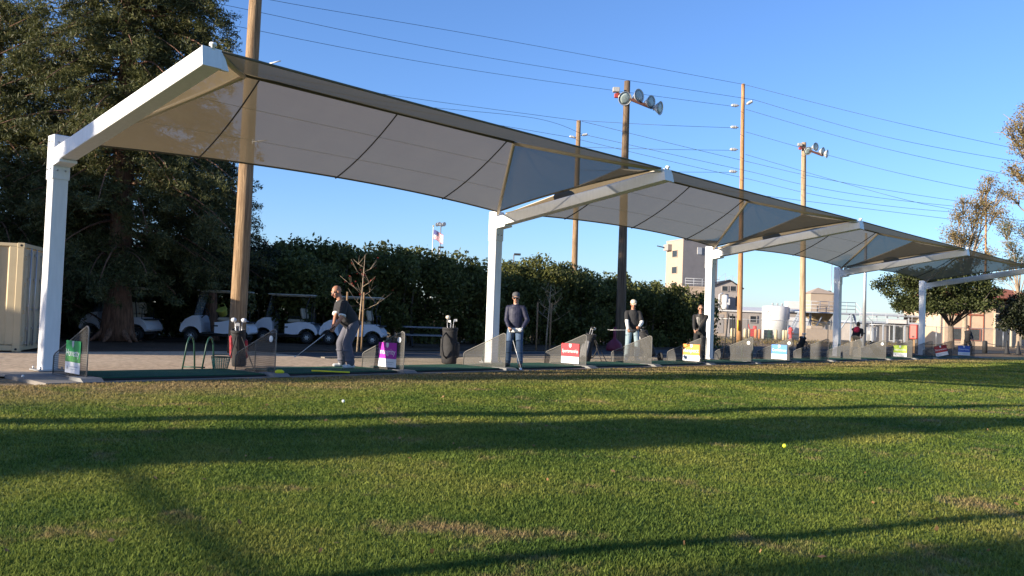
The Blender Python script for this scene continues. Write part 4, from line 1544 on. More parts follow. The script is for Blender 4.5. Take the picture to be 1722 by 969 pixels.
# corrugated side facing the camera (y=0), body runs to -x
xs = []
x = -0.16
k = 0
pr = []
pitch = 0.46
while x > -CL + 0.2:
    pr += [(x, 0.0), (x - 0.16, 0.0), (x - 0.20, 0.045), (x - 0.38, 0.045), (x - 0.42, 0.0)]
    x -= pitch
vsx = []
for (px_, py_) in pr:
    vsx += [(px_, py_ + 0.02, 0.17), (px_, py_ + 0.02, CH_ - 0.09)]
fsx = [(2 * i, 2 * i + 2, 2 * i + 3, 2 * i + 1) for i in range(len(pr) - 1)]
b.add(vsx, fsx)
b.box((-CL / 2, CW_ / 2 + 0.05, CH_ / 2), (CL - 0.24, CW_ - 0.22, CH_ - 0.2))
b.build('corrugated_walls', CONT, ctn)
fr = MB()
for xx in (-0.08, -CL + 0.08):
    for yy in (0.08, CW_ - 0.08):
        fr.box((xx, yy, CH_ / 2), (0.155, 0.155, CH_ - 0.02), ch=0.012)
for zz in (0.085, CH_ - 0.05):
    for yy in (0.07, CW_ - 0.07):
        fr.box((-CL / 2, yy, zz), (CL - 0.32, 0.10, 0.13 if zz < 1 else 0.08), ch=0.01)
    fr.box((-0.07, CW_ / 2, zz), (0.10, CW_ - 0.32, 0.13 if zz < 1 else 0.10), ch=0.01)
fr.build('corner_frame', CONT, ctn)
for yy in (0.082, CW_ - 0.082):
    for zz in (0.06, CH_ - 0.06):
        MB().box((-0.078, yy, zz), (0.168, 0.168, 0.122), ch=0.01).build('corner_casting', CONT, ctn)
ch_ = MB()
for yy in (-0.004, ):
    for zz in (0.06, CH_ - 0.06):
        ch_.lathe([(0.028, 0), (0.028, 0.002)], (-0.078, yy, zz), (0, -1, 0), 12)
ch_.build('casting_hole', BLACK, ctn)
for j in range(2):
    y0 = 0.17 + j * (CW_ / 2 - 0.17)
    dr = MB().box((-0.04, y0 + (CW_ / 2 - 0.17) / 2, CH_ / 2 + 0.01), (0.05, CW_ / 2 - 0.19, CH_ - 0.28), ch=0.01)
    for q in range(3):
        dr.box((-0.014, y0 + (CW_ / 2 - 0.17) / 2, 0.5 + 0.72 * q), (0.01, CW_ / 2 - 0.35, 0.35), ch=0.003)
    door = dr.build('door', CONTD, ctn)
    for f_ in (0.26, 0.72):
        yy = y0 + (CW_ / 2 - 0.17) * f_
        bar = MB().tube([(0.035, yy, 0.12), (0.035, yy, CH_ - 0.1)], 0.019, 8)
        for zz in (0.2, 0.55, 1.1, 1.75, 2.35):
            bar.box((0.018, yy, zz), (0.035, 0.09, 0.06))
        bar.tube([(0.05, yy, 1.02), (0.055, yy + 0.26, 1.00)], 0.014, 6)
        bar.build('locking_bar', STEEL, door)
    hg = MB()
    for zz in (0.3, 0.95, 1.6, 2.25):
        hg.box((0.0, 0.16 if j == 0 else CW_ - 0.16, zz), (0.06, 0.05, 0.10))
    hg.build('hinge', CONTD, door)
me = text_mesh('TGZU1', 0.13, 0.001)
me.transform(Matrix.Translation((-0.69, 0.015, CH_ - 0.50)) @ Matrix.Rotation(R(90), 4, 'X') @ Matrix.Rotation(R(-90), 4, 'Z'))
me.materials.append(M('container_letters', (0.10, 0.10, 0.10), 0.6, 0.1))
lo = bpy.data.objects.new('lettering', me)
COL.objects.link(lo)
lo.parent = ctn
MB().box((-0.70, 0.012, 1.78), (0.14, 0.006, 0.20)).build('warning_label', M('label_orange', (0.65, 0.32, 0.02), 0.5, 0.05), ctn)
solo('landscape_timber', MB().box((0, 0, 0.06), (0.5, 0.16, 0.12), ch=0.01), WOODD, 'short dark timber on the ground beside the container', 'timber', gp(-60, 600))

# ================================================================== WOODEN POLES, FLOODLIGHTS, WIRES
PORC = M('grey_porcelain', (0.55, 0.55, 0.53), 0.35, 0.05)


def pole(name, label, cat, base, top, r0, r1, mat, part='post'):
    o = thing(name, label, cat, base)
    b0 = Vector((0, 0, -0.02))
    tp = Vector(top) - Vector(base)
    mb = MB()
    pts, rr = [], []
    for j in range(13):
        f = j / 12
        p = lerp(b0, tp, f) + Vector((0.012 * math.sin(5 * f + r0 * 30), 0.012 * math.cos(4 * f), 0))
        pts.append(p)
        rr.append((r0 + (r1 - r0) * f) * (1 + 0.012 * math.sin(9 * f)))
    mb.tube(pts, rr, 16)
    mb.build(part, mat, o)
    return o


pb = gp(396, 593)
pA = pole('wooden_pole', 'thick tan wooden pole rising through the view behind the first canopy bay', 'pole', pb, at(434, -60, pb[1]), 0.235, 0.165, WOOD)
pk = at(450, 108, pb[1]) - pb
MB().tube([pk, pk + np.array([0.38, -0.06, 0.09])], 0.02, 6).build('peg', DIMW, pA)
ab = at(426, 235, pb[1] - 0.22) - pb
MB().tube([ab, ab + np.array([0.0, -0.05, -0.12])], 0.02, 6).tube([ab + np.array([0, -0.03, -0.06]), ab + np.array([0.42, -0.12, -0.03])], 0.014, 6).build('antenna', DIMW, pA)


def floodlight_pole(label, base, top, r0, r1, mat, lamps, arm):
    o = pole('floodlight_pole', label, 'light pole', base, top, r0, r1, mat)
    base = Vector(base)
    a0, a1 = Vector(arm[0]) - base, Vector(arm[1]) - base
    MB().beam(a0, a1, 0.10, 0.14, ch=0.01).build('cross_arm', M('rusty_arm', (0.12, 0.05, 0.035), 0.8, 0.3, 8), o)
    bx_ = MB().box(a0 + Vector((0, 0, 0.16)), (0.32, 0.24, 0.22), ch=0.02)
    bx_.build('junction_box', M('grey_box', (0.36, 0.36, 0.35), 0.6, 0.08), o)
    MB().box(a0 + Vector((0.02, -0.02, -0.12)), (0.20, 0.16, 0.2), ch=0.02).build('red_ballast', M('red_ballast', (0.35, 0.05, 0.04), 0.6, 0.1), o)
    for p, dr, s in lamps:
        c = Vector(p) - base
        d = Vector(dr).normalized()
        lp = MB().lathe([(0.05, -0.36), (0.09, -0.34), (0.13, -0.24), (0.22, -0.14), (0.31, 0.0), (0.33, 0.01), (0.30, 0.0), (0.20, -0.11)], c, d, 22)
        for v in range(len(lp.v)):
            pass
        l_ = lp.build('lamp', M('lamp_reflector', (0.55, 0.56, 0.57), 0.3, 0.05, metal=0.3), o)
        MB().lathe([(0.0, 0.004), (0.15, 0.0), (0.29, -0.02)], c, d, 22).build('lens', M('lamp_glass', (0.40, 0.47, 0.45), 0.12, 0.08), l_)
        MB().tube([c - d * 0.3, (c - d * 0.3) * 0.5 + lerp(a0, a1, 0.5) * 0.5 if False else c - d * 0.34 + Vector((0, 0.03, -0.12))], 0.025, 6).build('bracket', STEEL, l_)
    return o


b2 = gp(1042, 586)
d2 = b2[1]
floodlight_pole('dark wooden floodlight pole with four lamps, behind the man in the cream cap', b2, at(1055, 137, d2), 0.24, 0.14, WOODD,
                [(at(1051, 166, d2 - 0.3), (0.15, -0.8, -0.30), 1), (at(1075, 161, d2 - 0.25), (0.62, -0.75, 0.05), 1), (at(1095, 172, d2 - 0.3), (0.72, -0.7, -0.1), 1), (at(1110, 182, d2 - 0.4), (0.85, -0.55, -0.15), 1)],
                (at(1036, 157, d2 - 0.2), at(1095, 181, d2 - 0.2)))
b4 = gp(1349, 580)
d4 = b4[1]
floodlight_pole('pale wooden floodlight pole with four lamps, dark lower half, right of the tank', b4, at(1352, 240, d4), 0.235, 0.17, M('pale_pole_wood', (0.33, 0.22, 0.12), 0.85, 0.4, 3, bump=0.5, bscale=9, stretch=(9, 9, 0.25), col2=(0.38, 0.27, 0.17)),
                [(at(1359, 254, d4 - 0.3), (0.10, -0.8, -0.35), 1), (at(1372, 247, d4 - 0.25), (0.55, -0.8, 0.0), 1), (at(1384, 255, d4 - 0.3), (0.72, -0.7, -0.1), 1), (at(1391, 259, d4 - 0.4), (0.85, -0.55, -0.15), 1)],
                (at(1345, 247, d4 - 0.25), at(1384, 262, d4 - 0.25)))


def insulator(o, base, p, d):
    c = Vector(p) - Vector(base)
    d = Vector(d).normalized()
    MB().lathe([(a_ * 1.35, b_ * 1.45) for a_, b_ in [(0.03, 0.0), (0.035, 0.08), (0.10, 0.10), (0.05, 0.14), (0.11, 0.18), (0.05, 0.22), (0.11, 0.26), (0.05, 0.30), (0.10, 0.34), (0.04, 0.40), (0.0, 0.44)]], c, d, 10).build('insulator', PORC, o)


b3 = gp(1243, 576)
d3 = b3[1]
U1 = pole('utility_pole', 'orange brown utility pole with grey insulators, right of the third white post', 'utility pole', b3, at(1250, 142, d3), 0.21, 0.13, WOODO)
for (u, v) in ((1243, 178), (1242, 214.5), (1241, 252), (1240, 289)):
    insulator(U1, b3, at(u, v, d3), (-1, 0, 0.03))
insulator(U1, b3, at(1254, 176, d3), (0.85, 0, 0.45))
MB().box(Vector(at(1250, 146, d3)) - Vector(b3), (0.16, 0.16, 0.5)).build('pole_top_bracket', STEEL, U1)
MB().tube([Vector(at(1241, 538, d3 - 0.25)) - Vector(b3), Vector(at(1241, 556, d3 - 0.25)) - Vector(b3)], 0.05, 8).build('yellow_guard', M('yellow_guard', (0.65, 0.42, 0.03), 0.6, 0.1), U1)
b5 = gp(963, 562)
d5 = b5[1]
U2 = pole('utility_pole', 'thin distant utility pole seen through the first bay fabric, rising above the hedge', 'utility pole', b5, at(973, 203, d5), 0.30, 0.19, WOOD)
for (u, v, dx) in ((969, 232, -1), (977, 228, 0.9)):
    insulator(U2, b5, at(u, v, d5), (dx, 0, 0.2))
b6 = gp(1657, 572)
d6 = b6[1]
U3 = pole('utility_pole', 'utility pole standing among the sparse trees at the far right', 'utility pole', b6, at(1658, 330, d6), 0.30, 0.2, WOODO)
for (u, v, dx) in ((1654, 352, -1), (1662, 350, 0.9)):
    insulator(U3, b6, at(u, v, d6), (dx, 0, 0.2))


def wire(label, pts, rad=0.016):
    """pts: (u, v, depth) anchors; smooth curve through them"""
    P = [Vector(at(*p)) for p in pts]
    out = []
    n = len(P)
    for i in range(n - 1):
        p0, p1, p2, p3 = P[max(i - 1, 0)], P[i], P[i + 1], P[min(i + 2, n - 1)]
        for k in range(10):
            t = k / 10
            out.append(0.5 * ((2 * p1) + (p2 - p0) * t + (2 * p0 - 5 * p1 + 4 * p2 - p3) * t * t + (3 * p1 - p0 - 3 * p2 + p3) * t ** 3))
    out.append(P[-1])
    o = out[0].copy()
    solo('power_line', MB().tube([p - o for p in out], [max(0.009, p.y * 0.00021) for p in out], 5), CABLE, label, 'power line', o, 0, 'overhead power lines')


wire('topmost power line, from upper left sky to the orange brown utility pole tip', [(300, -38, 30), (455, 0, 33), (850, 68, 40), (1250, 142, d3)])
wire('topmost power line right of the orange brown utility pole, leaving its tip', [(1250, 142, d3), (1480, 200, 50), (1722, 253, 54), (1800, 268, 56)])
wire('second power line from the top, left of the orange brown utility pole', [(250, -20, 30), (395, 12, 33), (820, 97, 40), (1268, 168, d3)])
wire('second power line from the top, right of the orange brown utility pole', [(1268, 168, d3), (1480, 228, 50), (1722, 274, 54), (1800, 288, 56)])
wire('third power line from the top, left of the orange brown utility pole', [(200, 5, 30), (360, 37, 33), (800, 119, 40), (1232, 179, d3)])
wire('third power line from the top, right of the orange brown utility pole', [(1254, 184, d3), (1480, 248, 50), (1722, 299, 54), (1800, 314, 56)])
wire('nearly level power line from the thin distant pole top to the orange brown pole', [(978, 203, d5), (1100, 210, 60), (1230, 215, d3)])
wire('power line below the second insulator running right past the pale floodlight pole', [(1254, 222, d3), (1480, 284, 50), (1722, 335, 54), (1800, 350, 56)])
wire('nearly level power line ending at the third insulator of the orange brown pole', [(960, 247, d5), (1100, 251, 60), (1229, 253, d3)])
wire('power line from the third insulator running right, lowest of the steep ones', [(1254, 260, d3), (1480, 325, 50), (1600, 352, 54), (1722, 372, 56)])
wire('nearly level power line ending at the lowest insulator of the orange brown pole', [(975, 286, d5), (1100, 289, 60), (1228, 290, d3)])
wire('thin power line from the left edge behind the redwood to the distant pole top', [(-60, 28, 40), (0, 43, 42), (350, 108, 50), (650, 159, 60), (972, 203, d5)])
wire('second thin power line reaching the distant pole from the left, under the first', [(420, 128, 50), (668, 174, 58), (900, 199, 66), (980, 226, d5)])
wire('lowest thin power line reaching the distant pole from the left', [(560, 164, 50), (760, 197, 60), (964, 232, d5)])
wire('upper long power line sloping from the distant pole to the far right pole', [(978, 204, d5), (1240, 268, 74), (1480, 318, 82), (1658, 345, d6)])
wire('middle long power line sloping from the distant pole to the far right pole', [(980, 226, d5), (1240, 284, 74), (1480, 333, 82), (1664, 352, d6)])
wire('lowest long power line sloping from the distant pole to the far right pole', [(966, 233, d5), (1240, 297, 74), (1480, 345, 82), (1650, 360, d6)])
wire('faint low power line over the third bay running to the right trees', [(1180, 316, 90), (1400, 344, 100), (1722, 384, 112)])

# slim lamp posts, flag
def lamp_post(label, u, vbase, vtop, depth, r, head):
    b = at(u, vbase, depth)
    b[2] = 0
    t = at(u, vtop, depth)
    o = thing('lamp_post', label, 'lamp post', b)
    H = t[2]
    MB().tube([(0, 0, 0), (0, 0, H * 0.5), (0, 0, H)], [r, r * 0.85, r * 0.65], 8).build('post', STEEL, o)
    if head == 'box':
        MB().box((0.38, -0.1, H + 0.02), (0.75, 0.4, 0.22), ch=0.04).build('lamp_head', CARTD, o)
    elif head == 'cluster':
        MB().tube([(-0.6, 0, H - 0.15), (0.6, 0, H - 0.15)], 0.05, 6).build('cross_arm', STEEL, o)
        for k in range(4):
            MB().lathe([(0.05, -0.3), (0.16, -0.2), (0.30, 0.0), (0.26, 0.0)], (-0.55 + 0.36 * k, -0.2, H + 0.12 * (k % 2)), (0.5, -0.8, -0.1), 12).build('lamp', M('lamp_reflector', (0.5, 0.5, 0.5), 0.3), o)
    elif head == 'small':
        MB().box((-0.25, 0, H * 0.62), (0.5, 0.2, 0.14), ch=0.03).build('lamp_head', CARTD, o)
    return o


lamp_post('grey lamp post with one box head showing over the hedge right of the second post', 859, 566, 428, 95, 0.10, 'box')
lamp_post('grey lamp post with a cluster of lamps beside the flag', 734, 566, 378, 130, 0.12, 'cluster')
lamp_post('short lamp post with a box head just under the flag', 731, 566, 416, 120, 0.12, 'box')
lamp_post('thin mast with a small lamp, just left of the fourth white post', 1396, 570, 442, 130, 0.08, 'small')
lamp_post('tall grey lamp post right of the fourth white post, rising behind the canopy', 1452, 588, 392, 62, 0.14, 'none')
fb = at(721.5, 566, 128)
fb[2] = 0
ft = at(721.5, 381, 128)
fl = thing('flagpole', 'white flagpole rising above the hedge', 'flagpole', fb)
MB().tube([(0, 0, 0), (0, 0, ft[2])], [0.11, 0.06], 10).build('pole', DIMW, fl)
MB().ball((0, 0, ft[2] + 0.08), 0.12, 10).build('finial', M('gold_ball', (0.6, 0.45, 0.1), 0.3), fl)
RED_, NAVY_ = M('flag_red', (0.55, 0.03, 0.05), 0.8, 0.05), M('flag_blue', (0.03, 0.04, 0.20), 0.8, 0.05)
fg = thing('flag', 'American flag flying from the white pole above the hedge', 'flag', (fb[0], fb[1], ft[2]))
FW, FH = 1.55, 1.0


def fpos(u, v):
    return (0.08 + FW * u * 0.92, -0.12 * math.sin(7 * u) - 0.3 * u, -0.45 - FH * 1.35 * v - 0.75 * u ** 1.2 + 0.05 * math.sin(6 * u))


for k in range(13):
    MB().grid(lambda u, v, k=k: fpos(u, (k + v) / 13), 10, 1).build('stripe', RED_ if k % 2 == 0 else CLOTHW, fg, fixn=False)
can_ = MB().grid(lambda u, v: tuple(np.array(fpos(u * 0.42, v * 7 / 13)) + np.array([0, -0.02, 0])), 6, 4).build('canton', NAVY_, fg, fixn=False)
sm = MB()
for a in range(5):
    for b_ in range(4):
        p = np.array(fpos(0.42 * (a + 0.5) / 5, (b_ + 0.5) / 4 * 7 / 13)) + np.array([0, -0.035, 0])
        sm.lathe([(0.03, 0), (0.0, 0.005)], p, (0, -1, 0), 5)
sm.build('stars', CLOTHW, can_)

# ================================================================== FAR BUILDINGS
TANW = M('tan_stucco', (0.38, 0.30, 0.23), 0.85, 0.06, 1.2)
GREYW = M('grey_concrete_wall', (0.30, 0.27, 0.25), 0.85, 0.08, 1.0)
WHW = M('white_paint_wall', (0.60, 0.59, 0.57), 0.7, 0.06, 1.0)
RAIL = M('grey_rail', (0.40, 0.42, 0.45), 0.5, 0.08)
BLUEG = M('blue_grey_steel', (0.34, 0.38, 0.44), 0.5, 0.08)
ROOFR = M('red_clay_roof', (0.33, 0.11, 0.055), 0.85, 0.2, 5)
ORANGE = M('orange_brick', (0.50, 0.22, 0.12), 0.85, 0.12, 5)
TRIMR = M('red_brown_trim', (0.32, 0.10, 0.06), 0.7, 0.08)
PINKW = M('peach_stucco', (0.60, 0.44, 0.30), 0.85, 0.06, 1.0)


def X(u, d):
    return at(u, 560, d)[0]


def Z(u, v, d):
    return at(u, v, d)[2]


def window(par, c, w, h, depth=0.12, frame=WHW, axis='y'):
    """framed recessed window on a wall facing the camera ('y') or facing left ('x'); c = centre on the wall"""
    f = MB()
    t = 0.08
    if axis == 'y':
        for s in (-1, 1):
            f.box((c[0] + s * (w / 2), c[1] - 0.03, c[2]), (t, 0.10, h + t))
            f.box((c[0], c[1] - 0.031, c[2] + s * (h / 2)), (w - t, 0.10, t))
        o = f.build('window', frame, par)
        MB().box((c[0], c[1] - 0.01, c[2]), (w - t, 0.04, h - t)).build('pane', DARKWIN, o)
    else:
        for s in (-1, 1):
            f.box((c[0] - 0.03, c[1] + s * (w / 2), c[2]), (0.10, t, h + t))
            f.box((c[0] - 0.031, c[1], c[2] + s * (h / 2)), (0.10, w - t, t))
        o = f.build('window', frame, par)
        MB().box((c[0] - 0.01, c[1], c[2]), (0.04, w - t, h - t)).build('pane', DARKWIN, o)
    return o


def railing(par, pts, h=1.0, rows=3, step=1.5, mat=RAIL, r=0.03):
    m = MB()
    for a, b in zip(pts[:-1], pts[1:]):
        a, b = Vector(a), Vector(b)
        for k in range(rows):
            m.tube([a + Vector((0, 0, h * (k + 1) / rows)), b + Vector((0, 0, h * (k + 1) / rows))], r, 5)
        n = max(1, int((b - a).length / step))
        for k in range(n + 1):
            p = lerp(a, b, k / n)
            m.tube([p, p + Vector((0, 0, h))], r, 5)
    return m.build('railing', mat, par)


# drill tower: turned so that its left face is sunlit and its right face is in shade
def turned_box(name, label, cat, u_corner, depth, wl_, wr_, ztop, ang, mat, z0=0):
    """near vertical corner at u_corner; left face runs wl_ to the left-back, right face wr_ to the right-back; ang = turn"""
    c = np.array([X(u_corner, depth), depth])
    o = thing(name, label, cat, (c[0], c[1], 0), ang)
    MB().box((wr_ / 2, wl_ / 2, (ztop + z0) / 2), (wr_, wl_, ztop - z0)).build('wall', mat, o)
    return o


DT = 125.0
zt_ = Z(1145, 403, DT)
ang = R(42) * 0 + R(22)
tw_ = turned_box('drill_tower', 'tall square concrete tower with one sunlit side, left of the third white post', 'tower', 1145, DT, 5.0, 5.6, zt_, R(18), GREYW)
MB().box((2.8, 2.5, zt_ + 0.08), (5.75, 5.15, 0.16)).build('roof_coping', GREYW, tw_)
MB().box((-0.02, 2.5, zt_ / 2), (0.06, 4.99, zt_ - 0.02)).build('sunlit_side_skin', TANW, tw_)  # sunlit side put in as a lighter tan skin over the grey
for vv in (425, 453, 480):
    window(tw_, (-0.05, 2.3, Z(1136, vv, DT)), 1.5, 1.0, frame=TANW, axis='x')
bal = MB().box((-0.35, 4.0, zt_ - 0.9), (0.7, 1.4, 0.9)).build('corner_box', GREYW, tw_)
MB().tube([(-0.7, 4.4, zt_ - 0.9), (-1.8, 4.6, zt_ - 0.7)], 0.08, 6).build('arm', CARTD, tw_)
MB().box((2.6, -0.03, Z(1169, 421, DT)), (0.7, 0.08, 1.0)).build('white_panel', WHW, tw_)
# wing with roof railing
DW = 112.0
wz = Z(1170, 484, DW)
wg = turned_box('drill_wing', 'low tan building with roof railing in front of the tall square tower', 'building', 1149, DW, 7, 4.6, wz, R(4), TANW)
MB().box((2.3, 3.5, wz + 0.09), (4.75, 7.1, 0.18)).build('roof', TANW, wg)
railing(wg, [(0.1, 0.1, wz + 0.18), (4.5, 0.1, wz + 0.18)], 1.0, 3, 0.9)
window(wg, (2.72, -0.02, Z(1185, 505, DW)), 0.45, 1.1, frame=TANW)
# gabled grey building
DG = 108.0
gz0, gz1 = Z(1225, 482, DG), Z(1225, 472, DG)
gx0, gx1 = X(1199, DG), X(1245, DG)
gb = thing('gabled_building', 'grey gabled building with two upper windows behind the orange brown utility pole', 'building', (gx0, DG, 0))
gw = gx1 - gx0
MB().prism([(0, 0, 0), (gw, 0, 0), (gw, 0, gz0 - 0.2), (gw * 0.55, 0, gz1), (0, 0, gz0)], (0, 9, 0)).build('wall', GREYW, gb)
rf = MB()
rf.prism([(-0.25, -0.2, gz0 - 0.08), (gw * 0.55, -0.2, gz1 + 0.02), (gw * 0.55, -0.2, gz1 + 0.14), (-0.25, -0.2, gz0 + 0.05)], (0, 9.4, 0))
rf.prism([(gw + 0.25, -0.2, gz0 - 0.28), (gw * 0.55, -0.2, gz1 + 0.02), (gw * 0.55, -0.2, gz1 + 0.14), (gw + 0.25, -0.2, gz0 - 0.15)], (0, 9.4, 0))
rf.build('roof', CARTD, gb)
for u in (1217, 1231):
    window(gb, (X(u, DG) - gx0, -0.02, Z(u, 485.5, DG)), 0.75, 0.65, frame=GREYW)
window(gb, (X(1238, DG) - gx0, -0.02, Z(1238, 507, DG)), 0.5, 1.3, frame=GREYW)
hv = MB()
for k in range(3):
    xx = gw * (0.18 + 0.28 * k)
    hv.tube([(xx, 1.0, gz0 + 0.1), (xx + 0.1, 0.8, gz1 + 0.4), (xx + 0.9, 0.8, gz1 + 0.9 - 0.25 * k), (xx + 1.0, 1.0, gz0 + 0.3)], 0.03, 5)
hv.build('roof_hoops', RAIL, gb)
vt = MB().tube([(X(1207, DG) - gx0, -0.3, 1), (X(1207, DG) - gx0, -0.3, 5.0), (X(1213, DG) - gx0, -0.3, 5.2)], 0.10, 8)
vt.build('vent_pipe', RAIL, gb)
eq = MB().lathe([(0.4, 0), (0.42, 0.5), (0.3, 0.7), (0.42, 0.9), (0.4, 1.6), (0.2, 1.75)], (X(1216, DG) - gx0, -0.6, Z(1216, 520, DG)), n=12)
eq.box((X(1220, DG) - gx0, -0.6, Z(1220, 508, DG)), (0.5, 0.6, 0.8), ch=0.05)
eq.build('equipment', WHW, gb)
# annex
DA = 98.0
ax0, ax1 = X(1199, DA), X(1283, DA)
az_ = Z(1230, 524, DA)
an = thing('annex_shed', 'low flat roofed grey shed left of the white tank', 'building', (ax0, DA, 0))
aw = ax1 - ax0
MB().box((aw / 2, 3, az_ / 2), (aw, 6, az_)).build('wall', GREYW, an)
MB().box((aw / 2, 3, az_ + 0.08), (aw + 0.4, 6.4, 0.16)).build('roof', WHW, an)
MB().box(((X(1221, DA) - ax0) / 2, -0.02, az_ / 2 - 0.01), (X(1221, DA) - ax0, 0.06, az_ - 0.04)).build('sunlit_wall_part', TANW, an)  # lit left part of the front painted in tan over the grey
window(an, (X(1231, DA) - ax0, -0.03, az_ * 0.48), 0.75, az_ * 0.72, frame=GREYW)
window(an, (X(1266, DA) - ax0, -0.03, Z(1266, 537, DA)), 0.75, 0.75, frame=GREYW)
dp = MB().box((X(1210, DA) - ax0, -0.06, az_ * 0.5), (0.8, 0.04, az_ * 0.75)).build('door', GREYW, an)
# long white building behind
DL = 150.0
lx0, lx1 = X(1246, DL), X(1400, DL)
lb = thing('long_white_building', 'long low white building behind the white tank', 'building', (lx0, DL, 0))
lz = Z(1300, 517, DL)
MB().box(((lx1 - lx0) / 2, 5, lz * 0.42), (lx1 - lx0, 10, lz * 0.84)).build('wall', GREYW, lb)
MB().prism([(-0.5, -0.5, lz * 0.84), (-0.5, 5, lz), (-0.5, 10.5, lz * 0.84)], (lx1 - lx0 + 1, 0, 0)).build('roof', WHW, lb)
MB().box((X(1335, DL) - lx0, 1.0, lz + 0.5), (2.4, 1.6, 1.3), ch=0.05).build('roof_unit', WHW, lb)
for k in range(6):
    window(lb, (4 + k * 2.6, -0.03, lz * 0.5), 1.6, 0.9)
# white tank
DK = 92.0
kx = X(1303, DK)
kr = (X(1325, DK) - X(1281.5, DK)) / 2
kz = Z(1303, 515.5, DK)
tk = thing('storage_tank', 'round white storage tank with a faint red letter', 'tank', (kx, DK, 0))
MB().lathe([(kr, 0), (kr, kz - 0.05), (kr - 0.06, kz), (kr * 0.5, kz + 0.08), (0, kz + 0.12)], n=32).build('shell', WHW, tk)
MB().box((kr * 0.85, -0.55, kz - 0.7), (0.3, 0.3, 1.2), ch=0.03).build('side_box', BLUEG, tk)
mh = MB()
for xx in (-0.4, 0.1, 0.6):
    mh.lathe([(0.08, 0), (0.08, 0.22), (0.14, 0.24), (0.0, 0.3)], (xx, -0.3, kz + 0.05), n=8)
mh.build('roof_fittings', RAIL, tk)
me = text_mesh('C', 0.75, 0.004)
me.transform(Matrix.Translation((-kr * 0.70, -kr * 0.76, kz - 0.75)) @ Matrix.Rotation(R(-42), 4, 'Z') @ Matrix.Rotation(R(90), 4, 'X'))
me.materials.append(M('faded_red', (0.60, 0.22, 0.22), 0.7, 0.1))
lo = bpy.data.objects.new('lettering', me)
COL.objects.link(lo)
lo.parent = tk
# hopper tower with stairs and platform
DH = 90.0
hx0, hx1 = X(1362, DH), X(1405, DH)
hw_ = hx1 - hx0
ht = thing('hopper_tower', 'tan hopper tower on steel legs with railed platform and stairs, left of the fourth post', 'tower', (hx0, DH, 0))
hz0, hz1, hz2 = Z(1385, 525, DH), Z(1385, 494, DH), Z(1385, 483, DH)
MB().box((hw_ / 2, hw_ / 2, (hz0 + hz1) / 2), (hw_, hw_, hz1 - hz0)).build('bin', TANW, ht)
MB().add([(-0.1, -0.1, hz1), (hw_ + 0.1, -0.1, hz1), (hw_ + 0.1, hw_ + 0.1, hz1), (-0.1, hw_ + 0.1, hz1), (hw_ * 0.45, hw_ * 0.5, hz2)], [(0, 1, 4), (1, 2, 4), (2, 3, 4), (3, 0, 4), (3, 2, 1, 0)]).build('roof', TANW, ht)
MB().add([(0.15, 0.15, hz0 - 0.1), (hw_ - 0.15, 0.15, hz0 - 0.1), (hw_ - 0.15, hw_ - 0.15, hz0 - 0.1), (0.15, hw_ - 0.15, hz0 - 0.1), (hw_ * 0.4, hw_ * 0.5, hz0 - 2.0), (hw_ * 0.6, hw_ * 0.5, hz0 - 2.0)],
         [(0, 1, 5, 4), (1, 2, 5), (2, 3, 4, 5), (3, 0, 4), (0, 3, 2, 1)]).build('hopper_cone', M('rusty_tan', (0.30, 0.22, 0.12), 0.8, 0.2, 3), ht)
for xx in (0.0, hw_):
    for yy in (0.0, hw_):
        MB().box((xx, yy, hz0 / 2), (0.18, 0.18, hz0)).build('leg', BLUEG, ht)
plx0, plx1 = X(1343, DH) - hx0, X(1432, DH) - hx0
pl = MB().box(((plx0 + plx1) / 2, hw_ / 2 - 0.2, hz0 - 0.06), (plx1 - plx0, hw_ + 1.4, 0.12)).build('platform', BLUEG, ht)
railing(pl, [(plx0, -0.9, hz0), (plx1, -0.9, hz0)], 1.05, 3, 0.8)
railing(pl, [(plx1, -0.9, hz0), (plx1 + 2.2, -0.9, 0.6)], 1.05, 2, 0.8)
for xx in (plx0 + 0.3, plx1 - 0.4):
    MB().box((xx, -0.8, hz0 / 2 - 0.06), (0.14, 0.14, hz0 - 0.13)).build('leg', BLUEG, ht)
br = MB()
for a_, b_ in (((0, 0, 0.4), (hw_ * 0.45, 0, hz0 - 0.5)), ((plx0 + 0.3, -0.8, 0.3), (0, 0, hz0 - 0.4)), ((hw_, 0, 0.5), (hw_ + 1.2, -0.7, hz0 - 0.2))):
    br.tube([a_, b_], 0.07, 6)
br.build('braces', BLUEG, ht)


def stairs(par, a, b, w, n, mat):
    m = MB()
    a, b = Vector(a), Vector(b)
    d = b - a
    sd = Vector((0, 1, 0)) * w
    m.beam(a, b, 0.06, 0.2)
    m.beam(a + sd, b + sd, 0.06, 0.2)
    for k in range(n):
        p = lerp(a, b, (k + 0.5) / n) + sd / 2
        m.box(p, (0.26, w - 0.08, 0.04))
    return m.build('stairs', mat, par)


stairs(ht, (X(1323, DH) - hx0, -0.6, 0.1), (plx0 + 0.1, -0.6, hz0 - 0.1), 0.9, 12, BLUEG)
stairs(ht, (X(1446, DH) - hx0, -0.6, 0.1), (plx1 - 0.1, -0.6, hz0 - 0.1), 0.9, 12, BLUEG)
solo('equipment_block', MB().box((0, 0, 0.6), (3.4, 1.6, 1.2), ch=0.05).box((-0.6, 0, 1.35), (1.2, 1.2, 0.3), ch=0.04), TANW, 'low tan block wall under the hopper tower', 'wall', (X(1380, 84), 84, 0))
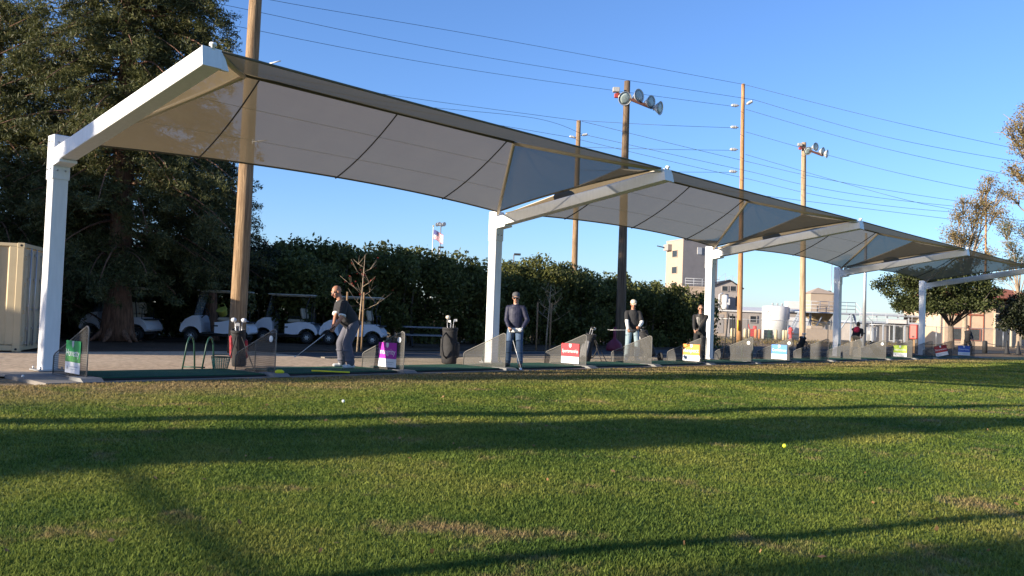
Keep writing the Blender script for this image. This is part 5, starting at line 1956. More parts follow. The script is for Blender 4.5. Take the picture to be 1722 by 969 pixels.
# grey process building with roof rail
DP = 100.0
px0, px1 = X(1446, DP), X(1601, DP)
pw = px1 - px0
pz = Z(1520, 531, DP)
pbk = thing('process_building', 'long low grey plant building with roof railing behind the red box', 'building', (px0, DP, 0))
MB().box((pw * 0.28, 4.2, pz * 0.35), (pw * 0.56, 7, pz * 0.7)).box((pw * 0.78, 5.2, pz * 0.35), (pw * 0.44, 7, pz * 0.698)).build('wall', GREYW, pbk)
MB().box((pw / 2, 2.9, pz * 0.72), (pw + 0.4, 5.6, 0.22)).build('deck', BLUEG, pbk)
MB().box((pw / 2, 4.5, pz + 0.05), (pw * 0.98, 5.5, 0.18)).build('roof', BLUEG, pbk)
for k in range(9):
    MB().box((pw * (0.03 + 0.118 * k), 0.35, pz * 0.36), (0.14, 0.14, pz * 0.72)).build('column', BLUEG, pbk)
    MB().box((pw * (0.03 + 0.118 * k), 2.2, pz * 0.86), (0.12, 0.12, pz * 0.3)).build('column', BLUEG, pbk)
railing(pbk, [(0, 0.2, pz * 0.74), (pw, 0.2, pz * 0.74)], 1.0, 3, 1.4)
MB().box((pw * 0.40, 0.05, Z(1505, 541, DP)), (pw * 0.21, 0.1, 0.42)).build('white_sign_panel', WHW, pbk)
MB().box((pw * 0.14, 0.62, pz * 0.28), (pw * 0.12, 0.12, pz * 0.5)).build('light_door', WHW, pbk)
window(pbk, (X(1504, DP) - px0, 0.66, pz * 0.36), 0.6, pz * 0.6)
window(pbk, (X(1515, DP) - px0, 0.66, pz * 0.34), 1.1, pz * 0.5)
window(pbk, (X(1570, DP) - px0, 1.66, pz * 0.34), 1.6, pz * 0.5)
stairs(pbk, (X(1572, DP) - px0, -0.6, 0.1), (X(1596, DP) - px0, -0.6, pz * 0.7), 0.9, 10, BLUEG)
for u, lab in ((1530, 'orange brick stack left of the farthest white post'), (1556, 'orange brick stack just right of the farthest white post')):
    o = thing('brick_stack', lab, 'stack', (X(u, 112), 112, 0))
    MB().box((0, 0, 2.2), (0.9, 0.9, 4.4)).build('shaft', ORANGE, o)
    MB().box((0, 0, 4.5), (1.05, 1.05, 0.2)).build('cap', ORANGE, o)
# peach house at the right
DHs = 96.0
ox0, ox1 = X(1588, DHs), X(1674, DHs)
ow = ox1 - ox0
oz = Z(1630, 500, DHs)
hs = thing('peach_house', 'two storey peach stucco house with red roof and outside stairs at the right edge', 'house', (ox0, DHs, 0))
MB().box((ow / 2, 5, oz / 2), (ow, 10, oz)).build('wall', PINKW, hs)
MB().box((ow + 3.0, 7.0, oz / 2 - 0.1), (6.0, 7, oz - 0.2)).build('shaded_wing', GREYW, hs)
for xx in (ow * 0.5, ow * 0.76):
    MB().box((xx, -0.03, oz * 0.5 - 0.02), (0.09, 0.06, oz - 0.1)).build('trim', TRIMR, hs)
for f_ in (0.24, 0.60):
    window(hs, (ow * f_ - 0.1, -0.03, oz * 0.23), 1.25, 1.25, frame=TRIMR)
    MB().box((ow * f_, -0.04, oz * 0.64), (1.7, 0.10, 0.16)).build('lintel', TRIMR, hs)
rr = MB()
zr = Z(1700, 497, DHs)
rr.add([(-0.6, -0.6, oz), (ow + 6.6, -0.6, oz), (ow + 6.6, 11, oz), (-0.6, 11, oz), (3.0, 5, oz + 1.3), (ow + 4.0, 5, oz + 1.3)], [(0, 1, 5, 4), (1, 2, 5), (2, 3, 4, 5), (3, 0, 4), (3, 2, 1, 0)])
rr.build('roof', ROOFR, hs)
bz0 = Z(1680, 543, DHs)
by_ = -0.2
MB().box((ow + 0.8, 1.6, bz0), (1.9, 3.4, 0.2)).build('balcony', M('cream_paint', (0.66, 0.58, 0.42), 0.6, 0.05), hs)
CRM = MATS['cream_paint']
for xx in (ow - 0.1, ow + 1.7, ow + 2.7, ow + 4.0):
    MB().box((xx, 0.0, (bz0 + 1.0) / 2), (0.15, 0.15, bz0 + 1.0)).build('balcony_post', CRM, hs)
MB().box((ow + 0.8, 0.0, bz0 + 1.0), (1.66, 0.1, 0.1)).build('balcony_rail', CRM, hs)
stairs(hs, (ow + 5.2, 0.3, 0.1), (ow + 2.2, 0.3, bz0 - 0.2), 1.0, 12, CRM)
window(hs, (ow + 0.75, 3.42, bz0 + 1.3), 1.1, 2.0, frame=TRIMR)
# far water tower like posts and white trailer
solo('white_trailer', MB().box((0, 0, 1.5), (5.0, 2.4, 2.0), ch=0.08).box((0, 0, 0.4), (4.6, 1.8, 0.3)), WHW, 'small white trailer body beside the white tank', 'trailer', (X(1338, 108), 108, 0))

# fence in the distance
CHAIN = screen_mat('chain_link', (0.20, 0.21, 0.21), 0.80)
FENCES = [(1190, 1460, 76, 'chain link fence in front of the sheds and the white tank', 1.85), (1462, 1800, 82, 'chain link fence in front of the plant building and the peach house', 1.85)]
for u0, u1, dpt, lab, hh in FENCES:
    x0, x1 = X(u0, dpt), X(u1, dpt)
    fo = thing('chain_link_fence', lab, 'fence', (x0, dpt, -0.02))
    n = int((x1 - x0) / 3.0)
    MB().add([(0, 0, 0.05), (x1 - x0, 0, 0.05), (x1 - x0, 0, hh), (0, 0, hh)], [(0, 1, 2, 3)]).build('mesh_panel', CHAIN, fo, fixn=False)
    MB().tube([(0, 0, hh), (x1 - x0, 0, hh)], 0.025, 6).build('top_rail', STEEL, fo)
    for k in range(n + 1):
        MB().tube([(k * (x1 - x0) / n, 0.03, 0), (k * (x1 - x0) / n, 0.03, hh + 0.05)], 0.035, 6).build('post', CARTD if k % 2 else STEEL, fo)
# bollards and drums by the tank
BOL = [(1231, 0), (1236, 0), (1253, 0), (1259, 0), (1271, 1), (1277, 1), (1291, 2), (1305, 0), (1318, 0), (1322, 0)]
BM = [M('cream_bollard', (0.62, 0.50, 0.30), 0.6, 0.06), M('orange_bollard', (0.55, 0.20, 0.08), 0.6, 0.06), M('white_bollard', (0.7, 0.66, 0.58), 0.6, 0.05)]
for k, (u, mi) in enumerate(BOL):
    kind = ('cream', 'orange', 'white')[mi]
    nb = ['first', 'second', 'third', 'fourth', 'fifth', 'sixth', 'seventh'][[x[1] for x in BOL[:k]].count(mi)]
    lab = {0: 'cream bollard before the sheds and tank, %s cream one from the left' % nb, 1: 'orange bollard between shed and tank, %s orange one from the left' % nb, 2: 'white bollard at the left foot of the white tank'}[mi]
    solo('bollard', MB().lathe([(0.16, 0), (0.16, 0.85), (0.13, 0.96), (0.06, 1.02), (0, 1.03)], n=12), BM[mi], lab, 'bollard', (X(u, 88), 88, -0.02), 0, 'bollards along the yard')
for u, lab, m in ((1292, 'green oil drum at the foot of the white tank', DKGREEN), (1361, 'green tub below the hopper tower', DKGREEN)):
    solo('drum', MB().lathe([(0.42, 0), (0.44, 0.02), (0.42, 0.3), (0.44, 0.32), (0.42, 0.34), (0.42, 0.62), (0.44, 0.64), (0.42, 0.66), (0.42, 0.95), (0.40, 0.97), (0.38, 0.92), (0, 0.92)], n=18), m, lab, 'drum', (X(u, 86), 86, -0.02))
solo('fire_hydrant', MB().lathe([(0.22, 0), (0.22, 0.1), (0.15, 0.12), (0.15, 0.9), (0.24, 0.95), (0.22, 1.15), (0.1, 1.3), (0, 1.34)], n=14).tube([(-0.3, 0, 0.75), (0.3, 0, 0.75)], 0.09, 8), M('hydrant_red', (0.55, 0.05, 0.05), 0.5, 0.06), 'red hydrant in front of the stairs right of the white tank', 'hydrant', (X(1329.5, 84), 84, -0.02), 0.3)
solo('machine', MB().box((0, 0, 0.6), (0.8, 0.5, 0.8), ch=0.06).box((0.2, 0, 1.15), (0.3, 0.4, 0.35), ch=0.05).tube([(-0.3, 0, 0.9), (-0.5, 0, 1.5)], 0.05, 6).tube([(0.3, -0.2, 0), (0.3, -0.2, 0.3)], 0.06, 6), MATS['hydrant_red'], 'red machine standing between the orange bollards and the shed', 'machine', (X(1266, 90), 90, -0.02))

# red box on a post
rbp = gp(1537, 594)
rb = thing('red_box', 'tall red box on a short post left of the farthest white post', 'box', (rbp[0], rbp[1], 0), -0.75)
rbz0, rbz1 = Z(1537, 570.5, rbp[1]), Z(1537, 546, rbp[1])
MB().box((0, 0, (rbz0 + rbz1) / 2), (0.44, 0.42, rbz1 - rbz0), ch=0.05).build('body', M('red_plastic', (0.50, 0.06, 0.045), 0.45, 0.06), rb)
MB().box((0, -0.215, rbz0 + 0.14), (0.14, 0.03, 0.1), ch=0.01).build('spout', CARTD, rb)
MB().box((0, 0, rbz0 / 2), (0.11, 0.11, rbz0)).build('post', WOOD, rb)
# cones/posts with a chain at the far end
CP = [(1656, 594, 'post', 'short black bollard left of the two dark cones at the far end'), (1693, 596, 'cone', 'dark cone at the far right end, left one of the two'), (1712, 597, 'cone', 'dark cone at the far right end, right one of the two')]
for u, v, kd, lab in CP:
    p = gp(u, v)
    mb = MB()
    if kd == 'post':
        mb.lathe([(0.16, 0), (0.16, 0.78), (0.13, 0.84), (0, 0.86)], n=14)
    else:
        mb.box((0, 0, 0.025), (0.42, 0.42, 0.05), ch=0.01)
        mb.lathe([(0.19, 0.05), (0.17, 0.1), (0.06, 0.72), (0.045, 0.9), (0, 0.92)], n=14)
    solo('traffic_cone' if kd == 'cone' else 'bollard', mb, BLACK, lab, 'cone' if kd == 'cone' else 'bollard', p)
ra, rb_ = gp(1656, 590, 0.0), gp(1730, 597, 0)
solo('rope_barrier', MB().tube([Vector((0, 0, 0.62)), (Vector(rb_) - Vector(ra)) * 0.5 + Vector((0, 0, 0.42)), Vector(rb_) - Vector(ra) + Vector((0, 0, 0.60))], 0.025, 6), BLACK, 'black rope hung between the dark bollard and cones', 'rope', (ra[0], ra[1], 0))
# dark red bell-footed stand
rp = gp(1033, 590)
solo('red_stand', MB().lathe([(0.36, 0), (0.36, 0.12), (0.30, 0.30), (0.18, 0.42), (0.08, 0.50), (0.065, 0.6), (0.065, 0.98), (0, 1.0)], n=18), M('maroon_paint', (0.16, 0.02, 0.04), 0.6, 0.1), 'dark red post with a flared foot beside the dark floodlight pole', 'post', (rp[0], rp[1], 0))
# picnic table in the shade
pp = gp(716, 583)
pt = thing('picnic_table', 'picnic table in deep shade left of the black golf bag', 'table', (pp[0], pp[1], 0), 0.25)
MB().box((0, 0, 0.74), (1.75, 0.75, 0.05), ch=0.01).build('tabletop', GREYN, pt)
for s in (-1, 1):
    MB().box((0, s * 0.68, 0.44), (1.75, 0.28, 0.045), ch=0.01).build('seat', GREYN, pt)
    MB().beam((s * 0.6, -0.62, 0.0), (s * 0.6, 0.25, 0.71), 0.06, 0.08).beam((s * 0.6 + 0.062, 0.62, 0.0), (s * 0.6 + 0.062, -0.25, 0.71), 0.06, 0.08).build('leg', CARTD, pt)

# ================================================================== TREES
BARK = M('redwood_bark', (0.13, 0.07, 0.045), 0.9, 0.45, 3, bump=1.0, bscale=7, stretch=(6, 6, 0.6), col2=(0.22, 0.12, 0.075))
BARKG = M('grey_bark', (0.14, 0.11, 0.085), 0.9, 0.35, 4, bump=0.8, bscale=10, stretch=(4, 4, 1))
BARKP = M('pale_bark', (0.34, 0.26, 0.18), 0.9, 0.35, 4, bump=0.5, bscale=10, stretch=(4, 4, 1))
L_RED = leaf_mat('redwood_needles', (0.03, 0.042, 0.016), (0.14, 0.145, 0.05), 0.35, (0.21, 0.17, 0.06))
L_HEDGE = leaf_mat('hedge_leaves', (0.05, 0.06, 0.018), (0.21, 0.215, 0.06), 0.5)
L_OAK = leaf_mat('oak_leaves', (0.034, 0.046, 0.015), (0.10, 0.115, 0.036), 0.3)
L_AUT = leaf_mat('autumn_leaves', (0.17, 0.13, 0.055), (0.38, 0.28, 0.12), 0.45, (0.26, 0.26, 0.10))
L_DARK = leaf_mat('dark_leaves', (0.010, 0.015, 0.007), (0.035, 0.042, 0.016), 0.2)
L_RLEAF = leaf_mat('red_leaves', (0.20, 0.02, 0.02), (0.40, 0.06, 0.05), 0.4)


def conifer(label, base, H, r0, reach, z_low, nbr, per, leaf, mat=L_RED, name='redwood_tree', seed=1, size=0.17, lean=(0, 0), roots=True, zmin_reach=1.0, azb=None, xscale=1.0, yscale=0.75, shape=0.8):
    rs = np.random.default_rng(seed)
    o = thing(name, label, 'tree', (base[0], base[1], 0))
    tm = MB()
    pts, rr = [], []
    for j in range(15):
        f = j / 14
        z = H * f
        pts.append((lean[0] * f + 0.10 * math.sin(3 * f + seed), lean[1] * f, z))
        rr.append(r0 * ((1 - f) * 0.93 + 0.05) * (1.0 + 0.4 * math.exp(-z / 0.35)))
    tm.tube(pts, rr, 18)
    if roots:
        for k in range(8):
            a = k * math.pi / 4 + rs.uniform(-0.2, 0.2)
            ln = r0 * rs.uniform(1.7, 2.5)
            tm.tube([(r0 * 0.6 * math.cos(a), r0 * 0.6 * math.sin(a), 0.8), (r0 * 1.15 * math.cos(a), r0 * 1.15 * math.sin(a), 0.25), (ln * math.cos(a), ln * math.sin(a), -0.05)], [r0 * 0.25, r0 * 0.28, r0 * 0.08], 8)
    trunk = tm.build('trunk', BARK, o)
    lb = MB()
    C = []
    for k in range(nbr):
        f = (k + rs.uniform(0, 1)) / nbr
        z = z_low + (H - z_low) * f
        a = rs.uniform(0, 2 * math.pi)
        L = reach * (1 - f) ** shape * rs.uniform(0.65, 1.12)
        if f < 0.12:
            L *= zmin_reach
        L = max(L, 0.5)
        d = np.array([math.cos(a) * xscale, math.sin(a) * yscale, 0])
        px_ = np.interp(z, [p[2] for p in pts], [p[0] for p in pts])
        p0 = np.array([px_, 0, z])
        npt = 7
        bp = []
        rise = rs.uniform(-0.05, 0.25)
        for j in range(npt):
            g_ = j / (npt - 1)
            bp.append(p0 + d * L * g_ + np.array([0.12 * math.sin(4 * g_ + k), 0.12 * math.cos(5 * g_ + k), L * (rise * g_ - 0.42 * g_ ** 2)]))
        lb.tube(bp, [max(0.012, 0.05 * L / 4 * (1 - j / npt)) for j in range(npt)], 5)
        bp = np.array(bp)
        nn = max(3, int(L * 3.0))
        for j in range(nn):
            g_ = 0.22 + 0.80 * (j + rs.uniform(0, 1)) / nn
            idx = min(npt - 2, int(min(g_, 0.999) * (npt - 1)))
            fr_ = g_ * (npt - 1) - idx
            c = bp[idx] * (1 - fr_) + bp[idx + 1] * fr_
            side = np.array([-d[1], d[0], 0]) * rs.normal(0, 0.30) * (0.5 + L * 0.25)
            c = c + side + np.array([0, 0, -abs(rs.normal(0, 0.22))])
            m = int(per * rs.uniform(0.5, 1.4))
            # hanging spray: elongated along its own direction
            sd = d * rs.uniform(0.2, 0.9) + np.array([rs.normal(0, .5), rs.normal(0, .5), -rs.uniform(0.1, 0.8)])
            sd /= np.linalg.norm(sd)
            t_ = rs.uniform(0, 1, m)[:, None]
            sp = rs.normal(0, 1, (m, 3)) * np.array([0.17, 0.17, 0.10]) * (1.15 - t_ * 0.8)
            C.append(c + sd * t_ * 0.75 + sp)
    lb.build('branches', BARK, trunk)
    C = np.concatenate(C)
    np_mesh('crown', leaf_quads(C, size, 0.20, droop=0.2), 4, leaf, o)
    return o


tb_ = at(196, 566, 29.2)
conifer('huge redwood with a thick reddish trunk, behind the golf carts at left', (tb_[0], tb_[1]), 23, 0.42, 5.2, 2.6, 380, 150, L_RED, size=0.155, seed=3, zmin_reach=0.8, shape=0.62)
tb2 = at(-32, 566, 29.5)
conifer('redwood at the left edge behind the tan container', (tb2[0], tb2[1]), 11.8, 0.4, 5.2, 1.2, 180, 120, L_RED, size=0.155, seed=5, shape=0.5)
tb3 = at(350, 566, 32.5)
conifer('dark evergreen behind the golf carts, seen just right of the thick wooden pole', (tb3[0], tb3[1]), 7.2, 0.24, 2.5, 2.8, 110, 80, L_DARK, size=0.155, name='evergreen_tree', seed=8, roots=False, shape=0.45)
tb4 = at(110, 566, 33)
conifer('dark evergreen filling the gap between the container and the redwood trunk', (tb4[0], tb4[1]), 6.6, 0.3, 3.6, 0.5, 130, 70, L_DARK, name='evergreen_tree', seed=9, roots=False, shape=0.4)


def cloud(centres, radii, n, seed, shell=0.55):
    rs = np.random.default_rng(seed)
    vol = np.array([r[0] * r[1] * r[2] for r in radii]) ** 0.67
    cnt = (vol / vol.sum() * n).astype(int)
    out = []
    for c, r, m in zip(centres, radii, cnt):
        d = rs.normal(size=(m, 3))
        d /= np.linalg.norm(d, axis=1)[:, None]
        rad = (shell + (1 - shell) * rs.uniform(0, 1, m) ** 0.7)[:, None] * (1 + 0.12 * rs.normal(size=(m, 1)))
        out.append(np.array(c) + d * rad * np.array(r))
    return np.concatenate(out)


# hedge: separate tall shrubs in a row
HSH = [(470, 418, 34.5), (520, 401, 36), (575, 415, 37), (640, 413, 38), (705, 420, 39), (765, 430, 40), (815, 452, 41.5), (862, 455, 42.5), (905, 437, 43.5), (955, 449, 44.5), (1005, 462, 46), (1055, 469, 47), (1100, 476, 48), (1145, 486, 49), (30, 420, 36), (110, 415, 36.5), (190, 415, 36.5), (270, 410, 36.5), (345, 412, 36), (412, 412, 35.5)]
HL = ['tall hedge shrub behind the golf cart left of the bald golfer', 'tallest rounded hedge shrub, above the cart left of the bald golfer', 'hedge shrub directly above the bald golfer', 'hedge shrub just right of the bald golfer', 'hedge shrub under the flag',
      'hedge shrub above the black golf bag', 'low hedge shrub just left of the second white post', 'hedge shrub just right of the second white post', 'hedge shrub with a pointed top right of the man in navy',
      'hedge shrub behind the bright red sign, left of the thin distant pole', 'hedge shrub between the thin distant pole and the dark floodlight pole', 'hedge shrub right behind the dark floodlight pole', 'hedge shrub behind the man in the cream cap, toward the hedge end', 'last hedge shrub at the right end, beside the man in the leather jacket',
      'shaded hedge shrub behind the tan container', 'shaded hedge shrub between the container and the redwood trunk', 'shaded hedge shrub right behind the redwood trunk',
      'shaded hedge shrub between redwood trunk and the cart at the thick pole', 'shaded hedge shrub behind the cart left of the thick wooden pole', 'shaded hedge shrub just right of the thick wooden pole']
rsH = np.random.default_rng(21)
for k, ((u, v, dp), lab) in enumerate(zip(HSH, HL)):
    c = at(u, v, dp)
    top = c[2]
    o = thing('hedge_shrub', lab, 'shrub', (c[0], c[1], 0), 0, 'shrubs of the long hedge')
    cs, rsx = [], []
    hw2 = 1.75
    for a in range(38):
        x, y = rsH.uniform(-hw2, hw2), rsH.uniform(-1.1, 1.1)
        zc = rsH.uniform(0.18, top - 0.75) if a > 7 else rsH.uniform(top - 1.1, top - 0.5)
        if a <= 7:
            zc -= 0.35 * abs(x)
        r_ = rsH.uniform(0.55, 0.9)
        cs.append((x, y, zc))
        rsx.append((r_, r_ * 0.9, r_ * 0.85))
    for a in range(6):   # rounded heads that catch the light
        x = -1.5 + 0.6 * a
        r_ = rsH.uniform(0.45, 0.75)
        cs.append((x, rsH.uniform(-.5, .5), top - r_ * 0.8 - 0.22 * abs(x) + rsH.uniform(-.15, .2)))
        rsx.append((r_ * 0.9, r_, r_))
    for a in range(7):   # leading shoots that break the outline
        x = rsH.uniform(-1.5, 1.5)
        cs.append((x, rsH.uniform(-.6, .6), top - 0.3 * abs(x) - 0.1))
        rsx.append((0.22, 0.22, 0.42))
    Cc = cloud(cs, rsx, 13500, 40 + k, 0.5)
    np_mesh('foliage', leaf_quads(Cc, 0.18, 0.5), 4, L_HEDGE, o)
    sm = MB()
    for a in range(9):
        x = -1.4 + 0.35 * a
        sm.tube([(x, 0.1, 0), (x * 1.05, 0, top * 0.45), (x * 1.15, 0.1, top * 0.75)], [0.06, 0.045, 0.02], 6)
    sm.build('stems', BARKG, o)


def branchy(label, name, base, H, r0, clumps, n, leaf, size, bark, seed, shell=0.2, twig=True, aspect=0.6):
    """trunk that forks to every clump; clumps = (centre, radii) in tree space"""
    rs = np.random.default_rng(seed)
    o = thing(name, label, 'tree', (base[0], base[1], 0))
    tm = MB()
    fork = Vector((0, 0, H))
    tm.tube([(0, 0, -0.05), (0.05, 0.02, H * 0.1), (0.04, 0, H * 0.5), (0, 0, H)], [r0 * 1.5, r0 * 1.1, r0 * 0.95, r0 * 0.8], 12)
    tr = tm.build('trunk', bark, o)
    lm_ = MB()
    every = max(1, len(clumps) // 14)
    for ci, (c, r) in enumerate(clumps):
        if ci % every:
            continue
        c = Vector(c)
        m1 = lerp(fork, c, 0.4) + Vector((rs.normal(0, .15), rs.normal(0, .15), 0.35)) * (c - fork).length * 0.2
        lm_.tube([fork + Vector((0, 0, -0.2)), m1, lerp(m1, c, 0.6) + Vector((rs.normal(0, .1), 0, rs.normal(0, .1))), c], [r0 * 0.34, r0 * 0.24, r0 * 0.14, 0.025], 6)
        if twig:
            for j in range(9):
                e = c + Vector((rs.normal(0, .6) * r[0], rs.normal(0, .6) * r[1], rs.normal(0, .6) * r[2]))
                lm_.tube([lerp(m1, c, 0.7), lerp(lerp(m1, c, 0.9), e, 0.5) + Vector((0, 0, 0.1)), e], [0.045, 0.03, 0.012], 4)
    lm_.build('limbs', bark, tr)
    C = cloud([c for c, r in clumps], [r for c, r in clumps], n, seed + 100, shell)
    np_mesh('crown', leaf_quads(C, size, aspect), 4, leaf, o)
    return o


# spreading oak
ob = gp(1598, 587)
od = ob[1]
ocl = []
rsO = np.random.default_rng(77)
for (u, v, rx) in ((1500, 478, 0.8), (1512, 497, 0.8), (1520, 470, 1.0), (1530, 505, 0.8), (1540, 485, 1.1), (1545, 468, 1.0), (1560, 500, 1.0), (1568, 478, 1.1), (1585, 470, 1.1), (1590, 495, 1.1), (1605, 482, 1.1), (1615, 500, 1.0),
                   (1620, 472, 0.9), (1632, 488, 1.0), (1645, 503, 0.8), (1650, 485, 0.9), (1663, 495, 0.7), (1580, 515, 0.8), (1600, 518, 0.7), (1520, 512, 0.8), (1545, 518, 0.9), (1562, 512, 0.9), (1625, 516, 0.8), (1640, 516, 0.8), (1656, 512, 0.7), (1612, 510, 0.9), (1590, 508, 0.9), (1575, 462, 0.8), (1530, 462, 0.8), (1600, 460, 0.9), (1640, 466, 0.8)):
    for yy in (-1.6, 1.2):
        c = at(u, v, od)
        ocl.append(((c[0] - ob[0] + rsO.normal(0, .25), yy + rsO.normal(0, .5), c[2] + rsO.normal(0, .15)), (rx, rx, rx * 0.75)))
branchy('broad dark green oak behind the farthest white post', 'oak_tree', ob, 2.0, 0.25, ocl, 34000, L_OAK, 0.19, BARKG, 31, 0.2, True)


def sparse(label, u0, depth, spots, H, r0, n, seed, leaf=L_AUT, size=0.17):
    b_ = at(u0, 565, depth)
    cl = []
    rs = np.random.default_rng(seed)
    for (u, v, rx) in spots:
        c = at(u, v, depth)
        cl.append(((c[0] - b_[0], rs.normal(0, 0.8), c[2]), (rx, rx, rx * 0.85)))
    return branchy(label, 'sparse_tree', b_, H, r0, cl, n, leaf, size, BARKP, seed, 0.05)


sparse('thin golden brown tree in sparse leaf above the farthest bays', 1621, 88,
       [(1600, 395, 1.5), (1605, 365, 1.1), (1622, 405, 1.4), (1630, 372, 1.4), (1598, 430, 1.2), (1650, 345, 1.5), (1640, 400, 1.4), (1668, 362, 1.4), (1655, 430, 1.3), (1680, 340, 1.4), (1612, 342, 0.9), (1628, 440, 1.2), (1664, 318, 1.0), (1692, 322, 1.2), (1676, 300, 1.0)],
       6.5, 0.26, 9500, 61, size=0.17)
sparse('tall golden brown tree leaning in from the right edge', 1778, 70,
       [(1690, 222, 0.9), (1702, 250, 1.1), (1712, 210, 1.1), (1700, 285, 1.0), (1722, 190, 1.2), (1722, 235, 1.3), (1715, 300, 1.1), (1735, 165, 1.2), (1740, 210, 1.4), (1745, 270, 1.4), (1760, 230, 1.5), (1770, 180, 1.5), (1790, 220, 1.8), (1720, 330, 0.9), (1780, 290, 1.6), (1706, 330, 0.8)],
       8.5, 0.34, 11000, 62, size=0.15)
sparse('small grey green sparse tree under the leaning one at the right edge', 1712, 95,
       [(1695, 385, 1.2), (1710, 375, 1.2), (1722, 395, 1.4), (1700, 410, 1.1), (1716, 425, 1.2), (1735, 385, 1.5), (1728, 440, 1.2), (1700, 440, 1.0), (1690, 465, 1.0), (1712, 460, 1.2)],
       5.5, 0.2, 5200, 63, leaf=leaf_mat('grey_green_leaves', (0.12, 0.13, 0.06), (0.26, 0.24, 0.11), 0.45), size=0.16)
db = at(1735, 580, 70)
branchy('dark bushy tree cut by the right edge in front of the peach house', 'evergreen_tree', db, 1.6, 0.25,
        [((x, y, z), (1.0, 1.0, 0.9)) for x, y, z in ((-1.4, 0, 3.0), (-0.8, .5, 3.8), (0, 0, 4.4), (0.9, 0, 4.0), (-0.6, -.6, 2.6), (0.4, -.4, 2.8), (1.4, 0, 3.0), (-1.9, 0, 2.4), (0.2, 0.3, 3.5), (-0.3, 0, 1.9), (0.8, 0, 2.0))], 11000, L_DARK, 0.2, BARKG, 34, 0.35, False)
# tree line far behind, low in the gaps
for k, (u, v, dp, lab) in enumerate(((455, 405, 90, 'bare grey tree top showing above the hedge right of the dark evergreen'),)):
    b_ = at(u, 565, dp)
    c = at(u, v + 14, dp)
    branchy(lab, 'bare_tree', b_, c[2] * 0.5, 0.2, [((dx, 0, c[2] - dz), (1.0, 0.8, 1.0)) for dx, dz in ((-0.6, 0.2), (0.4, 0.0), (0.9, 1.0), (-1.1, 1.2), (0, 1.5))], 250, L_AUT, 0.12, BARKP, 90)

# staked young trees
def young_tree(label, u, vb, dp, vtop, red, seed):
    rs = np.random.default_rng(seed)
    b_ = at(u, vb, dp)
    o = thing('young_tree', label, 'tree', (b_[0], b_[1], 0))
    H = at(u, vtop, dp)[2]
    tm = MB().tube([(0, 0, 0), (0.03, 0, H * 0.3), (0.08, 0, H * 0.65), (0.12, 0, H)], [0.035, 0.028, 0.018, 0.006], 8)
    tr = tm.build('trunk', BARKP, o)
    lm_ = MB()
    ends = []
    for j in range(10):
        z = H * (0.42 + 0.5 * j / 10)
        a = j * 2.4
        L = (1.0 - 0.06 * j) * rs.uniform(0.6, 1.0)
        s = Vector((0.09, 0, z))
        m = s + Vector((math.cos(a) * L * 0.5, math.sin(a) * L * 0.5, L * 0.25))
        e = s + Vector((math.cos(a) * L, math.sin(a) * L, L * 0.65))
        lm_.tube([s, m, e], [0.010, 0.007, 0.003], 5)
        ends += [lerp(s, m, 0.8), m, e, lerp(m, e, .5)]
        for q in range(2):
            e2 = m + Vector((rs.normal(0, .2), rs.normal(0, .2), 0.25 + rs.uniform(0, .15)))
            lm_.tube([m, e2], [0.008, 0.003], 4)
            ends.append(e2)
    lm_.build('twigs', BARKP, tr)
    C = np.array([[p.x, p.y, p.z] for p in ends])
    C = C[rs.uniform(0, 1, len(C)) < (0.42 if red else 0.25)]
    C = C + rs.normal(0, 0.05, C.shape)
    np_mesh('leaves', leaf_quads(C, 0.07, 0.7), 4, L_RLEAF if red else L_AUT, o)
    for k, sx in enumerate((-0.38, 0.14)):
        st_ = thing('tree_stake', ('left' if k == 0 else 'right') + ' wooden stake of the ' + ('red leaved young tree behind the bald golfer' if red else 'bare young tree right of the man in navy'), 'stake', (b_[0] + sx, b_[1] - 0.06, 0))
        MB().tube([(0, 0, 0), (0.01, 0, 1.86)], [0.032, 0.032], 8).build('post', WOOD, st_)
        MB().tube([(0, 0, 1.45), (-sx * 0.5, 0.05, 1.42), (-sx + 0.05, 0.06, 1.45)], 0.012, 5).build('tie', BLACK, st_)


young_tree('staked young tree with a few red leaves behind the bald golfer', 601, 584, 27.5, 428, True, 5)
young_tree('bare staked young tree in the shade right of the man in navy', 918, 582, 34, 478, False, 6)

# low weeds on the dirt bank and at the lawn edge
wc = []
rsW = np.random.default_rng(15)
for k in range(420):
    t, w = rsW.uniform(24, 75), rsW.uniform(-28, -10.3)
    p = W(t, w)
    m = rsW.integers(8, 22)
    wc.append(np.array([p.x, p.y, 0.05]) + rsW.normal(0, 1, (m, 3)) * np.array([0.3, 0.3, 0.07]) + np.array([0, 0, 0.06]))
wo = np_mesh('weeds', leaf_quads(np.concatenate(wc), 0.17, 0.3), 4, leaf_mat('dry_weeds', (0.10, 0.09, 0.03), (0.26, 0.19, 0.09), 0.3))
tag(wo, 'dry weeds and grass tufts on the dirt bank', 'weeds', kind='stuff')

fl_ = []
for k in range(70):
    u_, v_ = rsW.uniform(0, 1722), rsW.uniform(650, 965)
    p = lawn_pt(u_, v_)
    fl_.append(p + np.array([0, 0, 0.012]))
lo_ = np_mesh('fallen_leaves', leaf_quads(np.array(fl_), 0.045, 0.6, flat=0.6), 4, leaf_mat('dead_leaves', (0.20, 0.09, 0.035), (0.36, 0.22, 0.10), 0.2))
tag(lo_, 'dry brown leaves scattered over the lawn', 'leaves', kind='stuff')

